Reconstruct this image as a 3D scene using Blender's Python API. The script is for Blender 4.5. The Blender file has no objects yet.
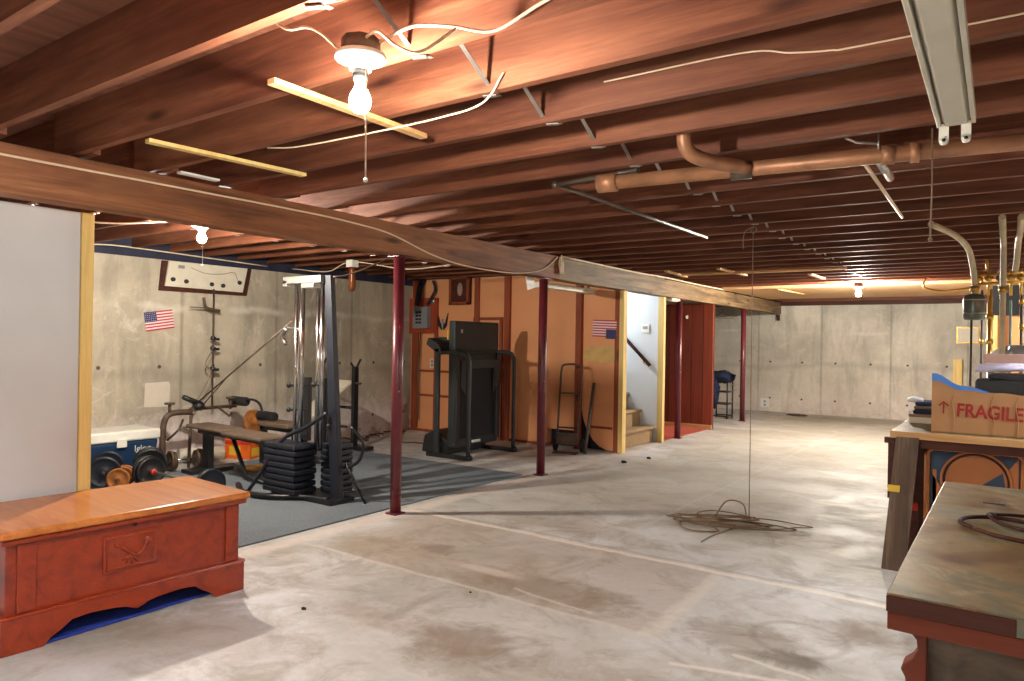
import bpy, bmesh, math, random
from mathutils import Vector, Matrix, noise
random.seed(7)
C = bpy.context.scene.collection
PI = math.pi
def R(a): return math.radians(a)

# ------------------------------------------------------------------ mesh builder
def smooth_path(pts, n=6, closed=False):
    P = [Vector(p) for p in pts]; out = []; m = len(P)
    rng = range(m) if closed else range(m-1)
    for i in rng:
        p0 = P[(i-1) % m] if closed or i > 0 else P[0]*2-P[1]
        p1 = P[i]; p2 = P[(i+1) % m]
        p3 = P[(i+2) % m] if closed or i < m-2 else P[-1]*2-P[-2]
        for k in range(n):
            t = k/n
            out.append(0.5*((2*p1)+(p2-p0)*t+(2*p0-5*p1+4*p2-p3)*t*t+(3*p1-p0-3*p2+p3)*t**3))
    if not closed: out.append(P[-1].copy())
    return out

class MB:
    def __init__(s): s.v=[]; s.f=[]; s.s=[]; s.M=Matrix.Identity(4)
    def add(s, verts, faces, sm=False):
        b=len(s.v); s.v += [s.M @ Vector(v) for v in verts]
        s.f += [[b+i for i in f] for f in faces]; s.s += [sm]*len(faces) if isinstance(sm,bool) else sm
        return s
    def box(s, x0,x1,y0,y1,z0,z1, m=None):
        vs=[Vector(p) for p in ((x0,y0,z0),(x1,y0,z0),(x1,y1,z0),(x0,y1,z0),(x0,y0,z1),(x1,y0,z1),(x1,y1,z1),(x0,y1,z1))]
        if m is not None: vs=[m@v for v in vs]
        return s.add(vs, [(0,3,2,1),(4,5,6,7),(0,1,5,4),(1,2,6,5),(2,3,7,6),(3,0,4,7)])
    def cbox(s, c, d, rx=0,ry=0,rz=0):
        m=Matrix.Translation(Vector(c))@Matrix.Rotation(rz,4,'Z')@Matrix.Rotation(ry,4,'Y')@Matrix.Rotation(rx,4,'X')
        return s.box(-d[0]/2,d[0]/2,-d[1]/2,d[1]/2,-d[2]/2,d[2]/2,m)
    def tube(s, pts, r, n=10, closed=False, flat=1.0):
        P=[Vector(p) for p in pts]; m=len(P)
        rr=r if isinstance(r,(list,tuple)) else [r]*m
        T=[]
        for i in range(m):
            a=P[(i-1)%m] if closed or i>0 else P[i]; b=P[(i+1)%m] if closed or i<m-1 else P[i]
            t=(b-a); T.append(t.normalized() if t.length>1e-9 else Vector((0,0,1)))
        up=Vector((0,0,1)) if abs(T[0].z)<.9 else Vector((1,0,0))
        N=T[0].cross(up).normalized(); vs=[]
        for i in range(m):
            N=(N-T[i]*N.dot(T[i])); N=N.normalized() if N.length>1e-6 else T[i].orthogonal().normalized()
            B=T[i].cross(N)
            for k in range(n):
                a=2*PI*k/n; vs.append(P[i]+N*math.cos(a)*rr[i]+B*math.sin(a)*rr[i]*flat)
        fs=[]; sm=[]
        for i in range(m if closed else m-1):
            j=(i+1)%m
            for k in range(n):
                l=(k+1)%n; fs.append((i*n+k,i*n+l,j*n+l,j*n+k)); sm.append(True)
        if not closed:
            fs.append(tuple(range(n-1,-1,-1))); fs.append(tuple((m-1)*n+k for k in range(n))); sm += [False,False]
        return s.add(vs,fs,sm)
    def cyl(s, a, b, r, n=16): return s.tube([a,b],r,n)
    def lathe(s, prof, c=(0,0,0), axis=(0,0,1), n=24):
        q=Vector((0,0,1)).rotation_difference(Vector(axis).normalized()).to_matrix().to_4x4()
        m=Matrix.Translation(Vector(c))@q; vs=[];fs=[];sm=[]
        for (r,z) in prof:
            for k in range(n):
                a=2*PI*k/n; vs.append(m@Vector((r*math.cos(a),r*math.sin(a),z)))
        for i in range(len(prof)-1):
            (r0,z0),(r1,z1)=prof[i],prof[i+1]
            for k in range(n):
                l=(k+1)%n; fs.append((i*n+k,i*n+l,(i+1)*n+l,(i+1)*n+k)); sm.append(True)
        if prof[0][0]>1e-5: fs.append(tuple(range(n-1,-1,-1))); sm.append(False)
        if prof[-1][0]>1e-5: fs.append(tuple((len(prof)-1)*n+k for k in range(n))); sm.append(False)
        return s.add(vs,fs,sm)
    def prism(s, poly, lo, hi, plane='xz'):
        n=len(poly)
        def mk(p,t): return {'xz':(p[0],t,p[1]),'yz':(t,p[0],p[1]),'xy':(p[0],p[1],t)}[plane]
        vs=[mk(p,lo) for p in poly]+[mk(p,hi) for p in poly]
        fs=[tuple(range(n)),tuple(range(2*n-1,n-1,-1))]+[(i,(i+1)%n,n+(i+1)%n,n+i) for i in range(n)]
        return s.add(vs,fs)
    def sphere(s, c, r, n=16, m=10, sc=(1,1,1), nz=0, fr=3):
        vs=[];fs=[]
        c=Vector(c)
        for i in range(m+1):
            th=PI*i/m
            for k in range(n):
                a=2*PI*k/n; d=Vector((math.sin(th)*math.cos(a),math.sin(th)*math.sin(a),math.cos(th)))
                e=1+nz*noise.noise(d*fr+c*3) if nz else 1
                vs.append(c+Vector((d.x*sc[0],d.y*sc[1],d.z*sc[2]))*r*e)
        for i in range(m):
            for k in range(n):
                l=(k+1)%n; fs.append((i*n+k,(i+1)*n+k,(i+1)*n+l,i*n+l))
        return s.add(vs,fs,True)
    def build(s, name, mat, parent=None, bevel=0, loc=None, seg=2):
        bm=bmesh.new(); vl=[bm.verts.new(v) for v in s.v]
        for f,q in zip(s.f,s.s):
            try: fc=bm.faces.new([vl[i] for i in f]); fc.smooth=q
            except ValueError: pass
        bmesh.ops.remove_doubles(bm,verts=bm.verts,dist=1e-6)
        bmesh.ops.recalc_face_normals(bm,faces=bm.faces)
        me=bpy.data.meshes.new(name); bm.to_mesh(me); bm.free()
        o=bpy.data.objects.new(name,me); C.objects.link(o)
        if mat: me.materials.append(mat)
        if parent: o.parent=parent
        if loc: o.location=loc
        if bevel:
            b=o.modifiers.new('b','BEVEL'); b.width=bevel; b.segments=seg; b.limit_method='ANGLE'; b.angle_limit=R(40)
        return o
def tag(o,label=None,cat=None,group=None,kind=None):
    if label: o['label']=label
    if cat: o['category']=cat
    if group: o['group']=group
    if kind: o['kind']=kind
    return o
def thing(name,label,cat,loc=(0,0,0),rz=0,group=None):
    o=bpy.data.objects.new(name,None); C.objects.link(o); o.location=loc; o.rotation_euler=(0,0,rz)
    o.empty_display_size=.05
    return tag(o,label,cat,group)
def solo(mb,name,mat,label,cat,loc=(0,0,0),bevel=0,group=None):
    o=mb.build(name,mat,None,bevel,loc); return tag(o,label,cat,group)
def struct(mb,name,mat,bevel=0,loc=None):
    o=mb.build(name,mat,None,bevel,loc); return tag(o,kind='structure')
def dup(root,loc,label,rz=None):
    r=root.copy(); C.objects.link(r); r.location=loc; r['label']=label
    if rz is not None: r.rotation_euler=(0,0,rz)
    for ch in list(root.children):
        c=ch.copy(); C.objects.link(c); c.parent=r
        for g in ch.children:
            d=g.copy(); C.objects.link(d); d.parent=c
    return r
def text_part(body,size,name,mat,parent,loc,rot,ext=.0008,bold=0.0):
    cu=bpy.data.curves.new('t','FONT'); cu.body=body; cu.size=size; cu.extrude=ext; cu.offset=bold
    t=bpy.data.objects.new('t',cu); C.objects.link(t); bpy.context.view_layer.update()
    me=bpy.data.meshes.new_from_object(t.evaluated_get(bpy.context.evaluated_depsgraph_get()))
    bpy.data.objects.remove(t); me.materials.clear(); me.materials.append(mat)
    o=bpy.data.objects.new(name,me); C.objects.link(o); o.parent=parent; o.location=loc; o.rotation_euler=rot
    return o

# ------------------------------------------------------------------ materials
def S(h):  # sRGB 0-255 -> linear
    return tuple(((c/255)/12.92 if c/255<=.04045 else ((c/255+.055)/1.055)**2.4) for c in h)+(1,)
class NT:
    def __init__(s,name):
        s.m=bpy.data.materials.new(name); s.m.use_nodes=True; s.t=s.m.node_tree; s.b=s.t.nodes['Principled BSDF']
    def n(s,ty,**k):
        o=s.t.nodes.new(ty)
        for a,b in k.items():
            if a in ('op','blend'): setattr(o,'operation' if a=='op' else 'blend_type',b)
            else: setattr(o,a,b)
        return o
    def l(s,a,b): s.t.links.new(a,b)
    def val(s,x,sock):
        if hasattr(x,'is_linked') or hasattr(x,'links'): s.l(x,sock)
        else: sock.default_value=x
    def math(s,op,a,b=0.0,c=None,clamp=False):
        o=s.n('ShaderNodeMath',op=op); o.use_clamp=clamp; s.val(a,o.inputs[0]); s.val(b,o.inputs[1])
        if c is not None: s.val(c,o.inputs[2])
        return o.outputs[0]
    def mix(s,f,a,b,blend='MIX'):
        o=s.n('ShaderNodeMix',data_type='RGBA',blend_type=blend); s.val(f,o.inputs[0]); s.val(a,o.inputs[6]); s.val(b,o.inputs[7]); return o.outputs[2]
    def ramp(s,f,stops):
        o=s.n('ShaderNodeValToRGB'); s.l(f,o.inputs[0]); e=o.color_ramp.elements
        while len(e)<len(stops): e.new(.5)
        for q,(p,c) in zip(e,stops): q.position=p; q.color=c if len(c)==4 else c+(1,)
        return o.outputs[0]
    def noise(s,vec,scale,detail=4,rough=.55,dist=0):
        o=s.n('ShaderNodeTexNoise'); o.inputs['Scale'].default_value=scale; o.inputs['Detail'].default_value=detail
        o.inputs['Roughness'].default_value=rough; o.inputs['Distortion'].default_value=dist
        if vec is not None: s.l(vec,o.inputs['Vector'])
        return o.outputs[0]
    def mr(s,v,a,b,c=0.0,d=1.0,smooth=False):
        o=s.n('ShaderNodeMapRange'); o.clamp=True
        if smooth: o.interpolation_type='SMOOTHSTEP'
        s.l(v,o.inputs[0])
        for i,x in enumerate((a,b,c,d)): o.inputs[i+1].default_value=x
        return o.outputs[0]
    def mapping(s,vec,scale=(1,1,1),loc=(0,0,0)):
        o=s.n('ShaderNodeMapping'); s.l(vec,o.inputs[0]); o.inputs['Scale'].default_value=scale; o.inputs['Location'].default_value=loc; return o.outputs[0]
    def objco(s,rand=True):
        tc=s.n('ShaderNodeTexCoord').outputs['Object']
        if not rand: return tc
        oi=s.n('ShaderNodeObjectInfo').outputs['Random']
        m=s.n('ShaderNodeVectorMath',operation='ADD'); s.l(tc,m.inputs[0])
        c=s.n('ShaderNodeCombineXYZ'); k=s.math('MULTIPLY',oi,37.0)
        for i in range(3): s.l(k,c.inputs[i])
        s.l(c.outputs[0],m.inputs[1]); return m.outputs[0]
    def fin(s,col,rough=.6,metal=0,bump=None,bs=.3,bd=.01,spec=None):
        s.val(col,s.b.inputs['Base Color']); s.val(rough,s.b.inputs['Roughness']); s.b.inputs['Metallic'].default_value=metal
        if spec is not None: s.b.inputs['Specular IOR Level'].default_value=spec
        if bump is not None:
            o=s.n('ShaderNodeBump'); o.inputs['Strength'].default_value=bs; o.inputs['Distance'].default_value=bd
            s.l(bump,o.inputs['Height']); s.l(o.outputs[0],s.b.inputs['Normal'])
        return s.m
def plain(name,rgb,rough=.5,metal=0,var=.12,sc=9,bump=0,spec=None):
    t=NT(name); v=t.objco(); n=t.noise(v,sc,5)
    c=S(rgb); a=tuple(x*(1-var) for x in c[:3])+(1,); b=tuple(min(1,x*(1+var)) for x in c[:3])+(1,)
    col=t.ramp(n,[(.3,a),(.7,b)])
    return t.fin(col,rough,metal,n if bump else None,bump,.004,spec)
def wood(name,dark,mid,light,axis='x',rough=.62,g=1.0,knots=True,spec=.3,bs=.25,rand=.25):
    t=NT(name); v=t.objco()
    sc={'x':(.6,9,9),'y':(9,.6,9),'z':(9,9,.6)}[axis]; sc=tuple(k*g for k in sc)
    mv=t.mapping(v,sc); n=t.noise(mv,1.6,7,.6,.6)
    col=t.ramp(n,[(.28,S(dark)),(.5,S(mid)),(.74,S(light))])
    f=t.noise(t.mapping(v,tuple(k*5 for k in sc)),2.5,3,.6)
    col=t.mix(t.mr(f,.35,.75,0,.45),col,S(dark))
    big=t.noise(v,1.3,3); col=t.mix(t.mr(big,.35,.7,0,.3),col,S(light))
    if knots:
        vo=t.n('ShaderNodeTexVoronoi'); t.l(t.mapping(v,{'x':(1.6,6,6),'y':(6,1.6,6),'z':(6,6,1.6)}[axis]),vo.inputs['Vector']); vo.inputs['Scale'].default_value=.8
        col=t.mix(t.mr(vo.outputs['Distance'],.04,.14,.8,0),col,tuple(x*.4 for x in S(dark)[:3])+(1,))
    if rand:
        oi=t.n('ShaderNodeObjectInfo').outputs['Random']
        hs=t.n('ShaderNodeHueSaturation'); t.l(col,hs.inputs['Color']); t.l(t.mr(oi,0,1,1-rand,1+rand),hs.inputs['Value']); col=hs.outputs[0]
    return t.fin(col,rough,0,n,bs,.004,spec)

M={}
M['joist']=wood('joist_wood',(68,32,22),(110,62,42),(146,94,66),'x',rand=.14)
M['beam']=wood('beam_wood',(66,36,22),(136,84,52),(182,124,82),'y',rand=.05,bs=.5)
M['beam_grey']=wood('weathered_beam_wood',(40,30,24),(118,94,66),(172,144,106),'y',rand=.05,bs=.9)
M['subfloor']=wood('subfloor_wood',(90,52,38),(124,78,58),(146,98,76),'y',rand=.1)
M['pale']=wood('pale_wood',(170,120,70),(205,160,105),(228,190,140),'x',rand=.1,knots=False)
M['yellow']=wood('yellow_wood',(204,168,96),(228,198,124),(238,212,146),'z',rand=.06,knots=False)
M['chest']=wood('chest_wood',(104,32,14),(142,48,20),(160,62,26),'y',rough=.28,rand=0,knots=False,spec=.5,bs=.05)
M['chest_top']=wood('chest_lid_wood',(156,82,30),(190,112,48),(208,132,66),'y',rough=.25,rand=0,knots=False,spec=.5,bs=.04)
M['bench_wood']=wood('bench_wood',(58,44,36),(98,78,64),(140,118,98),'z',rand=.05)
M['red_wood']=wood('red_bench_wood',(76,32,18),(106,46,26),(126,60,34),'x',rand=.05,knots=False)
M['dark_wood']=wood('dark_wood',(46,22,16),(70,36,26),(92,50,36),'x',rand=.05,knots=False)
M['stud']=wood('red_brown_stud',(110,48,28),(146,70,42),(166,88,56),'z',rand=.1)
M['panelred']=wood('red_board',(130,50,28),(160,66,38),(176,82,50),'z',rand=.05,knots=False)
M['maroon']=plain('maroon_paint',(98,34,42),.35,0,.18,7)
M['black']=plain('black_metal',(24,24,27),.4,0,.2,8)
M['blackpl']=plain('black_plastic',(30,31,33),.5,0,.15,12)
M['tread']=plain('treadmill_black',(42,45,46),.55,0,.12,6)
M['navy']=plain('dark_navy_iron',(27,31,42),.45,0,.25,10)
M['chrome']=plain('chrome',(200,200,200),.18,1,.08,4)
M['steel']=plain('galvanised_steel',(180,178,170),.35,.9,.15,14)
M['white']=plain('white_paint',(225,225,220),.5,0,.05)
M['offwhite']=plain('off_white_board',(214,206,186),.55,0,.06)
M['whitepl']=plain('white_plastic',(228,226,214),.4,0,.05)
M['greywall']=plain('grey_drywall',(196,198,200),.85,0,.04,3)
M['rubber']=plain('black_rubber',(20,20,22),.75,0,.2)
M['rust']=plain('rusty_iron',(158,96,40),.7,0,.35,18,.3)
M['iron']=plain('brown_iron',(88,70,56),.6,.2,.3,16,.3)
M['blue']=plain('cooler_blue',(26,54,86),.45,0,.1)
M['bluefab']=plain('blue_fabric',(30,54,150),.9,0,.25,20,.3)
M['foam']=plain('foam_grip',(32,30,30),.8,0,.15)
M['vinyl']=plain('dusty_vinyl',(104,86,70),.55,0,.2,6)
M['cable_white']=plain('white_cable',(222,200,170),.5,0,.05)
M['cable_brown']=plain('brown_cord',(138,114,90),.6,0,.15)
M['copper']=plain('aged_copper',(164,116,84),.45,.35,.3,7)
M['dpipe']=plain('dark_pipe',(104,92,82),.4,.5,.2,8)
M['brass']=plain('brass',(190,150,70),.35,.7,.2)
M['pvc']=plain('tan_pipe',(186,170,138),.5,0,.12)
M['green']=plain('tank_grey_green',(104,112,104),.35,.5,.15)
M['card']=plain('cardboard',(174,130,88),.8,0,.08,5)
M['redink']=plain('red_ink',(150,34,30),.8,0,.1)
M['bluetape']=plain('blue_tape',(70,130,210),.4,0,.15)
M['red']=plain('red_plastic',(190,50,28),.5,0,.15)
M['orange']=plain('orange_box',(226,104,30),.5,0,.2)
M['yellowp']=plain('yellow_print',(226,186,60),.5,0,.1)
M['carpetstair']=plain('tan_carpet',(152,126,92),.95,0,.16,40,.5)
M['redfloor']=plain('red_floor_paint',(176,84,66),.6,0,.18,4)
M['osb']=plain('orange_hardboard',(224,154,104),.62,0,.06,2)
M['stairwall']=plain('white_stair_wall',(212,218,222),.8,0,.03,2)
M['grey']=plain('panel_grey',(136,140,142),.4,.2,.08)
M['amber']=plain('amber_glass',(120,66,30),.25,.3,.2)
M['navycloth']=plain('navy_cloth',(26,34,62),.95,0,.35,14,.5)
M['browncloth']=wood('rumpled_cloth',(42,34,28),(88,74,60),(136,120,98),'x',rand=0,knots=False,g=.8,bs=.5)
M['board_blue']=plain('board_blue',(40,62,88),.5,0,.1)
M['board_orange']=plain('board_orange',(176,108,56),.5,0,.08)
M['sill']=plain('dark_sill',(36,38,58),.8,0,.4,6)
M['wall_patch']=plain('pale_wall_patch',(206,198,182),.9,0,.05,6)
M['skin_beige']=plain('bare_plaster',(208,170,108),.85,0,.15,9)
M['flagred']=plain('flag_red',(190,52,62),.7,0,.05); M['flagwhite']=plain('flag_white',(226,214,212),.7,0,.04); M['flagblue']=plain('flag_blue',(52,54,104),.7,0,.08)
M['pinkish']=plain('pinkish_card',(176,140,126),.7,0,.08)
M['lavender']=plain('lavender_paper',(204,198,222),.6,0,.06)
M['greenish']=plain('teal_tape',(84,104,92),.7,0,.15)
M['fluor']=plain('fixture_enamel',(202,198,180),.4,0,.08,5)
M['tanpanel']=wood('tan_ceiling_board',(176,130,84),(206,164,116),(220,184,140),'x',rand=0,knots=False)

# closet planks
def planks():
    t=NT('dark_plank_panelling'); p=t.n('ShaderNodeNewGeometry').outputs['Position']; sp=t.n('ShaderNodeSeparateXYZ'); t.l(p,sp.inputs[0])
    u=t.math('ADD',sp.outputs[0],sp.outputs[1]); k=t.math('DIVIDE',u,.19); fl=t.math('FLOOR',k); fr=t.math('FRACT',k)
    wn=t.n('ShaderNodeTexWhiteNoise',noise_dimensions='1D'); t.l(fl,wn.inputs['W'])
    n=t.noise(t.mapping(p,(14,14,.8)),1.5,6)
    c=t.mix(wn.outputs[0],S((84,34,24)),S((156,72,46))); c=t.mix(t.mr(n,.3,.7,0,.45),c,S((66,26,20)))
    g=t.math('MULTIPLY',t.mr(fr,.0,.05),t.mr(fr,.95,1,1,0)); c=t.mix(g,S((26,10,8)),c)
    return t.fin(c,.4,0,g,.5,.005,.4)
M['planks']=planks()

def line_mask(t,co,cr,c0,a,b,w):   # |co-c0|<w for cr in [a,b]
    d=t.math('ABSOLUTE',t.math('SUBTRACT',co,c0)); m=t.mr(d,w*.35,w,1,0)
    m=t.math('MULTIPLY',m,t.mr(cr,a-.02,a)); return t.math('MULTIPLY',m,t.mr(cr,b,b+.02,1,0))
def floor_mat():
    t=NT('stained_concrete_floor'); p=t.n('ShaderNodeNewGeometry').outputs['Position']
    sp=t.n('ShaderNodeSeparateXYZ'); t.l(p,sp.inputs[0]); x,y=sp.outputs[0],sp.outputs[1]
    wob=t.math('MULTIPLY',t.math('SUBTRACT',t.noise(p,3,6,.7),.5),.09); xw=t.math('ADD',x,wob); yw=t.math('ADD',y,wob)
    a=t.noise(p,.75,6,.6,.4); b=t.noise(p,2.6,8,.68,.8); f=t.noise(p,22,6,.7)
    col=t.ramp(a,[(.34,S((166,162,154))),(.5,S((194,192,188))),(.66,S((216,216,218)))])
    col=t.mix(t.mr(b,.48,.62,0,.6),col,S((150,138,122)))
    col=t.mix(t.mr(t.noise(t.mapping(p,(1,1,1),(7,3,0)),1.7,8,.7,1.2),.56,.66,0,.35),col,S((216,210,204)))
    # beige tone further into the room
    col=t.mix(t.math('MULTIPLY',t.mr(yw,4.0,6.5,0,.55),t.mr(xw,-3.7,-3.3)),col,S((182,176,158)))
    # whitish blotches right of the cable pile
    wv=t.noise(t.mapping(p,(1.2,2.6,1)),2.2,6,.65,1.0)
    wb=t.math('MULTIPLY',t.mr(wv,.5,.6),t.math('MULTIPLY',t.mr(x,-1.9,-1.2),t.mr(y,4.3,5.0))); wb=t.math('MULTIPLY',wb,t.mr(y,9,11,1,0))
    col=t.mix(t.math('MULTIPLY',wb,.45),col,S((226,220,196)))
    # slab between the two joints is browner
    slab=t.math('MULTIPLY',t.mr(yw,3.05,3.09),t.mr(yw,4.13,4.17,1,0)); slab=t.math('MULTIPLY',slab,t.mr(xw,-3.75,-3.6)); slab=t.math('MULTIPLY',slab,t.mr(xw,-1.42,-1.36,1,0))
    col=t.mix(t.math('MULTIPLY',slab,.35),col,S((156,132,108)))
    def spot(cx,cy,rx,ry,amt,c,nz=2.2):
        nonlocal col
        dx=t.math('DIVIDE',t.math('SUBTRACT',x,cx),rx); dy=t.math('DIVIDE',t.math('SUBTRACT',y,cy),ry)
        d=t.math('SQRT',t.math('ADD',t.math('MULTIPLY',dx,dx),t.math('MULTIPLY',dy,dy)))
        d=t.math('ADD',d,t.math('MULTIPLY',t.math('SUBTRACT',t.noise(p,6,8,.7,1),.5),nz))
        col=t.mix(t.mr(d,.5,1.1,amt,0),col,S(c))
    spot(-3.02,3.5,.16,.12,.55,(112,92,78)); spot(-2.15,3.28,.62,.2,.5,(128,104,84)); spot(-1.72,3.4,.2,.1,.45,(130,106,84))
    spot(-2.0,2.5,.33,.22,.6,(122,100,82)); spot(-2.5,2.45,.4,.1,.35,(150,120,104)); spot(-2.9,1.9,.5,.3,.4,(150,128,112))
    spot(-.98,3.3,.35,.22,.5,(118,98,78)); spot(-.75,3.2,.16,.10,.6,(84,70,58)); spot(-.6,3.7,.3,.14,.5,(120,102,84)); spot(-1.2,2.55,.3,.2,.4,(130,110,88))
    spot(-1.9,2.3,.3,.14,.4,(138,120,104)); spot(-2.6,5.6,.7,.5,.35,(150,134,110)); spot(-1.6,6.4,.5,.3,.3,(140,124,100)); spot(-2.5,3.35,.28,.06,.6,(218,206,196),1.2)
    spot(-3.3,3.3,.5,.25,.35,(150,128,98)); spot(-2.6,4.5,.8,.2,.4,(146,128,112)); spot(-4.6,7.0,.8,.5,.45,(150,120,96)); spot(-3.0,13.9,1.2,.7,.4,(146,132,112)); spot(-2.0,14.4,2.2,.5,.4,(140,130,112))
    # pale joint lines
    def seg(ax,ay,bx,by,w):
        L2=(bx-ax)**2+(by-ay)**2
        tt=t.math('DIVIDE',t.math('ADD',t.math('MULTIPLY',t.math('SUBTRACT',xw,ax),bx-ax),t.math('MULTIPLY',t.math('SUBTRACT',yw,ay),by-ay)),L2,None,True)
        dx=t.math('SUBTRACT',xw,t.math('ADD',t.math('MULTIPLY',tt,bx-ax),ax)); dy=t.math('SUBTRACT',yw,t.math('ADD',t.math('MULTIPLY',tt,by-ay),ay))
        return t.mr(t.math('SQRT',t.math('ADD',t.math('MULTIPLY',dx,dx),t.math('MULTIPLY',dy,dy))),w*.35,w,1,0)
    def ring(cx,cy,rr,w):
        dx=t.math('SUBTRACT',xw,cx); dy=t.math('SUBTRACT',yw,cy)
        return t.mr(t.math('ABSOLUTE',t.math('SUBTRACT',t.math('SQRT',t.math('ADD',t.math('MULTIPLY',dx,dx),t.math('MULTIPLY',dy,dy))),rr)),w*.3,w,1,0)
    for m,amt,c in ((line_mask(t,yw,xw,4.16,-3.85,4,.035),.85,(232,220,206)),(line_mask(t,yw,xw,3.06,-3.8,-1.3,.022),.55,(214,204,196)),
                (line_mask(t,xw,yw,-1.38,3.06,4.16,.05),.5,(216,208,196)),(line_mask(t,xw,yw,-3.87,-3,9,.10),.72,(216,204,196)),
                (seg(-1.36,3.95,-1.34,3.10,.045),.55,(216,208,196)),(seg(-1.15,2.86,-.72,2.98,.022),.75,(226,218,210)),(seg(-.96,3.10,-.66,3.06,.02),.7,(220,212,202)),
                (seg(-1.24,2.60,-1.06,2.52,.02),.6,(222,214,206)),(ring(-.78,3.45,.20,.03),.3,(112,98,84)),(seg(-2.2,3.2,-1.7,3.14,.018),.5,(216,206,198)),
                (line_mask(t,yw,xw,8.3,-3.9,2,.03),.4,(150,138,118)),(line_mask(t,xw,yw,-2.2,4.2,12,.02),.25,(222,214,200)),
                (line_mask(t,yw,xw,4.23,-3.85,4,.02),.35,(120,104,90))):
        col=t.mix(t.math('MULTIPLY',m,amt),col,S(c))
    col=t.mix(t.mr(f,.3,.75,0,.22),col,S((120,106,92)))
    h=t.math('ADD',t.math('MULTIPLY',f,.3),b)
    rough=t.mr(b,.35,.7,.5,.75)
    return t.fin(col,rough,0,h,.25,.01,.35)
M['floor']=floor_mat()
def wall_mat(name,u_idx,seams,base=(186,176,156),crust=.85):
    t=NT(name); p=t.n('ShaderNodeNewGeometry').outputs['Position']; sp=t.n('ShaderNodeSeparateXYZ'); t.l(p,sp.inputs[0])
    u=sp.outputs[u_idx]; z=sp.outputs[2]
    a=t.noise(p,.9,7,.6,.5); b=t.noise(t.mapping(p,(3.5,3.5,.8)),1.3,7,.65,.3); f=t.noise(p,16,6,.7)
    L=tuple(min(255,int(k*1.09)) for k in base); D=tuple(int(k*.86) for k in base)
    col=t.ramp(a,[(.3,S(D)),(.52,S(base)),(.7,S(L))])
    col=t.mix(t.mr(b,.48,.66,0,.6),col,S(tuple(int(k*.76) for k in base)))
    col=t.mix(t.mr(t.noise(t.mapping(p,(1,1,1),(9,4,2)),2.3,8,.75,1.5),.56,.66,0,.5),col,S((222,214,198)))
    k=t.math('FRACT',t.math('DIVIDE',u,seams)); d=t.math('MULTIPLY',t.math('ABSOLUTE',t.math('SUBTRACT',k,.5)),seams)
    wn=t.math('ADD',d,t.math('MULTIPLY',t.math('SUBTRACT',t.noise(p,5,5),.5),.03)); sm=t.mr(wn,.004,.028,.5,0)
    col=t.mix(sm,col,S(tuple(int(k*.6) for k in base)))
    # horizontal pour line and pale lime streak
    zz=t.math('ADD',z,t.math('MULTIPLY',t.math('SUBTRACT',t.noise(p,1.1,5),.5),.35))
    st=t.math('MULTIPLY',t.mr(t.math('ABSOLUTE',t.math('SUBTRACT',zz,1.66)),.01,.05,1,0),t.mr(t.noise(t.mapping(p,(1,1,1),(3,1,5)),1.4,3),.45,.6))
    col=t.mix(t.math('MULTIPLY',st,.6),col,S((222,216,204)))
    st2=t.mr(t.math('ABSOLUTE',t.math('SUBTRACT',zz,.95)),.01,.09,.3,0); col=t.mix(st2,col,S(tuple(int(k*.72) for k in base)))
    # white crust near the floor
    cr=t.math('ADD',z,t.math('MULTIPLY',t.noise(p,3.5,8,.75,1.5),-.9)); col=t.mix(t.mr(cr,-.22,.14,crust,0),col,S((232,220,218)))
    col=t.mix(t.math('MULTIPLY',t.mr(z,.0,.3,crust*.9,0),t.mr(t.noise(p,7,7,.7,1),.5,.6)),col,S((150,112,100)))
    col=t.mix(t.mr(f,.35,.8,0,.25),col,S(tuple(int(k*.7) for k in base)))
    # form-tie holes every 0.6 m on two rows
    q=t.math('SUBTRACT',t.math('FRACT',t.math('DIVIDE',u,.62)),.5); du=t.math('MULTIPLY',q,.62)
    for zr in (.28,1.02):
        dz=t.math('SUBTRACT',z,zr); dd=t.math('SQRT',t.math('ADD',t.math('MULTIPLY',du,du),t.math('MULTIPLY',dz,dz)))
        col=t.mix(t.mr(dd,.014,.026,.9,0),col,S((58,48,40)))
    h=t.math('ADD',b,t.math('MULTIPLY',f,.4))
    return t.fin(col,.85,0,h,.35,.015,.2)
M['wall_side']=wall_mat('poured_concrete_side_wall',1,1.22)
M['wall_far']=wall_mat('poured_concrete_far_wall',0,1.22,(204,198,184),.3)
def carpet_mat():
    t=NT('grey_carpet'); p=t.n('ShaderNodeNewGeometry').outputs['Position']
    n=t.noise(p,120,3,.7); b=t.noise(p,1.3,4)
    c=t.ramp(n,[(.3,S((88,96,102))),(.7,S((122,130,136)))]); c=t.mix(t.mr(b,.4,.7,0,.3),c,S((140,146,148)))
    return t.fin(c,.97,0,n,.6,.004,.1)
M['carpet']=carpet_mat()
def bench_top_mat():
    t=NT('worn_bench_top'); p=t.objco(False); a=t.noise(p,2.6,5,.6,.6); b=t.noise(p,6,7,.75,.5); f=t.noise(t.mapping(p,(10,2,1)),4,5)
    c=t.ramp(a,[(.36,S((92,64,44))),(.46,S((150,128,88))),(.54,S((112,116,94))),(.64,S((184,144,90)))])
    c=t.mix(t.mr(b,.56,.66,0,.6),c,S((190,184,160))); c=t.mix(t.mr(b,.32,.44,.7,0),c,S((84,66,52)))
    c=t.mix(t.mr(f,.3,.8,0,.3),c,S((100,84,62)))
    return t.fin(c,t.mr(a,.3,.7,.3,.6),0,b,.15,.004,.5)
M['benchtop']=bench_top_mat()
def emis(name,rgb,strength):
    m=bpy.data.materials.new(name); m.use_nodes=True; b=m.node_tree.nodes['Principled BSDF']
    b.inputs['Base Color'].default_value=(1,1,1,1); b.inputs['Emission Color'].default_value=rgb+(1,); b.inputs['Emission Strength'].default_value=strength
    return m

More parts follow.
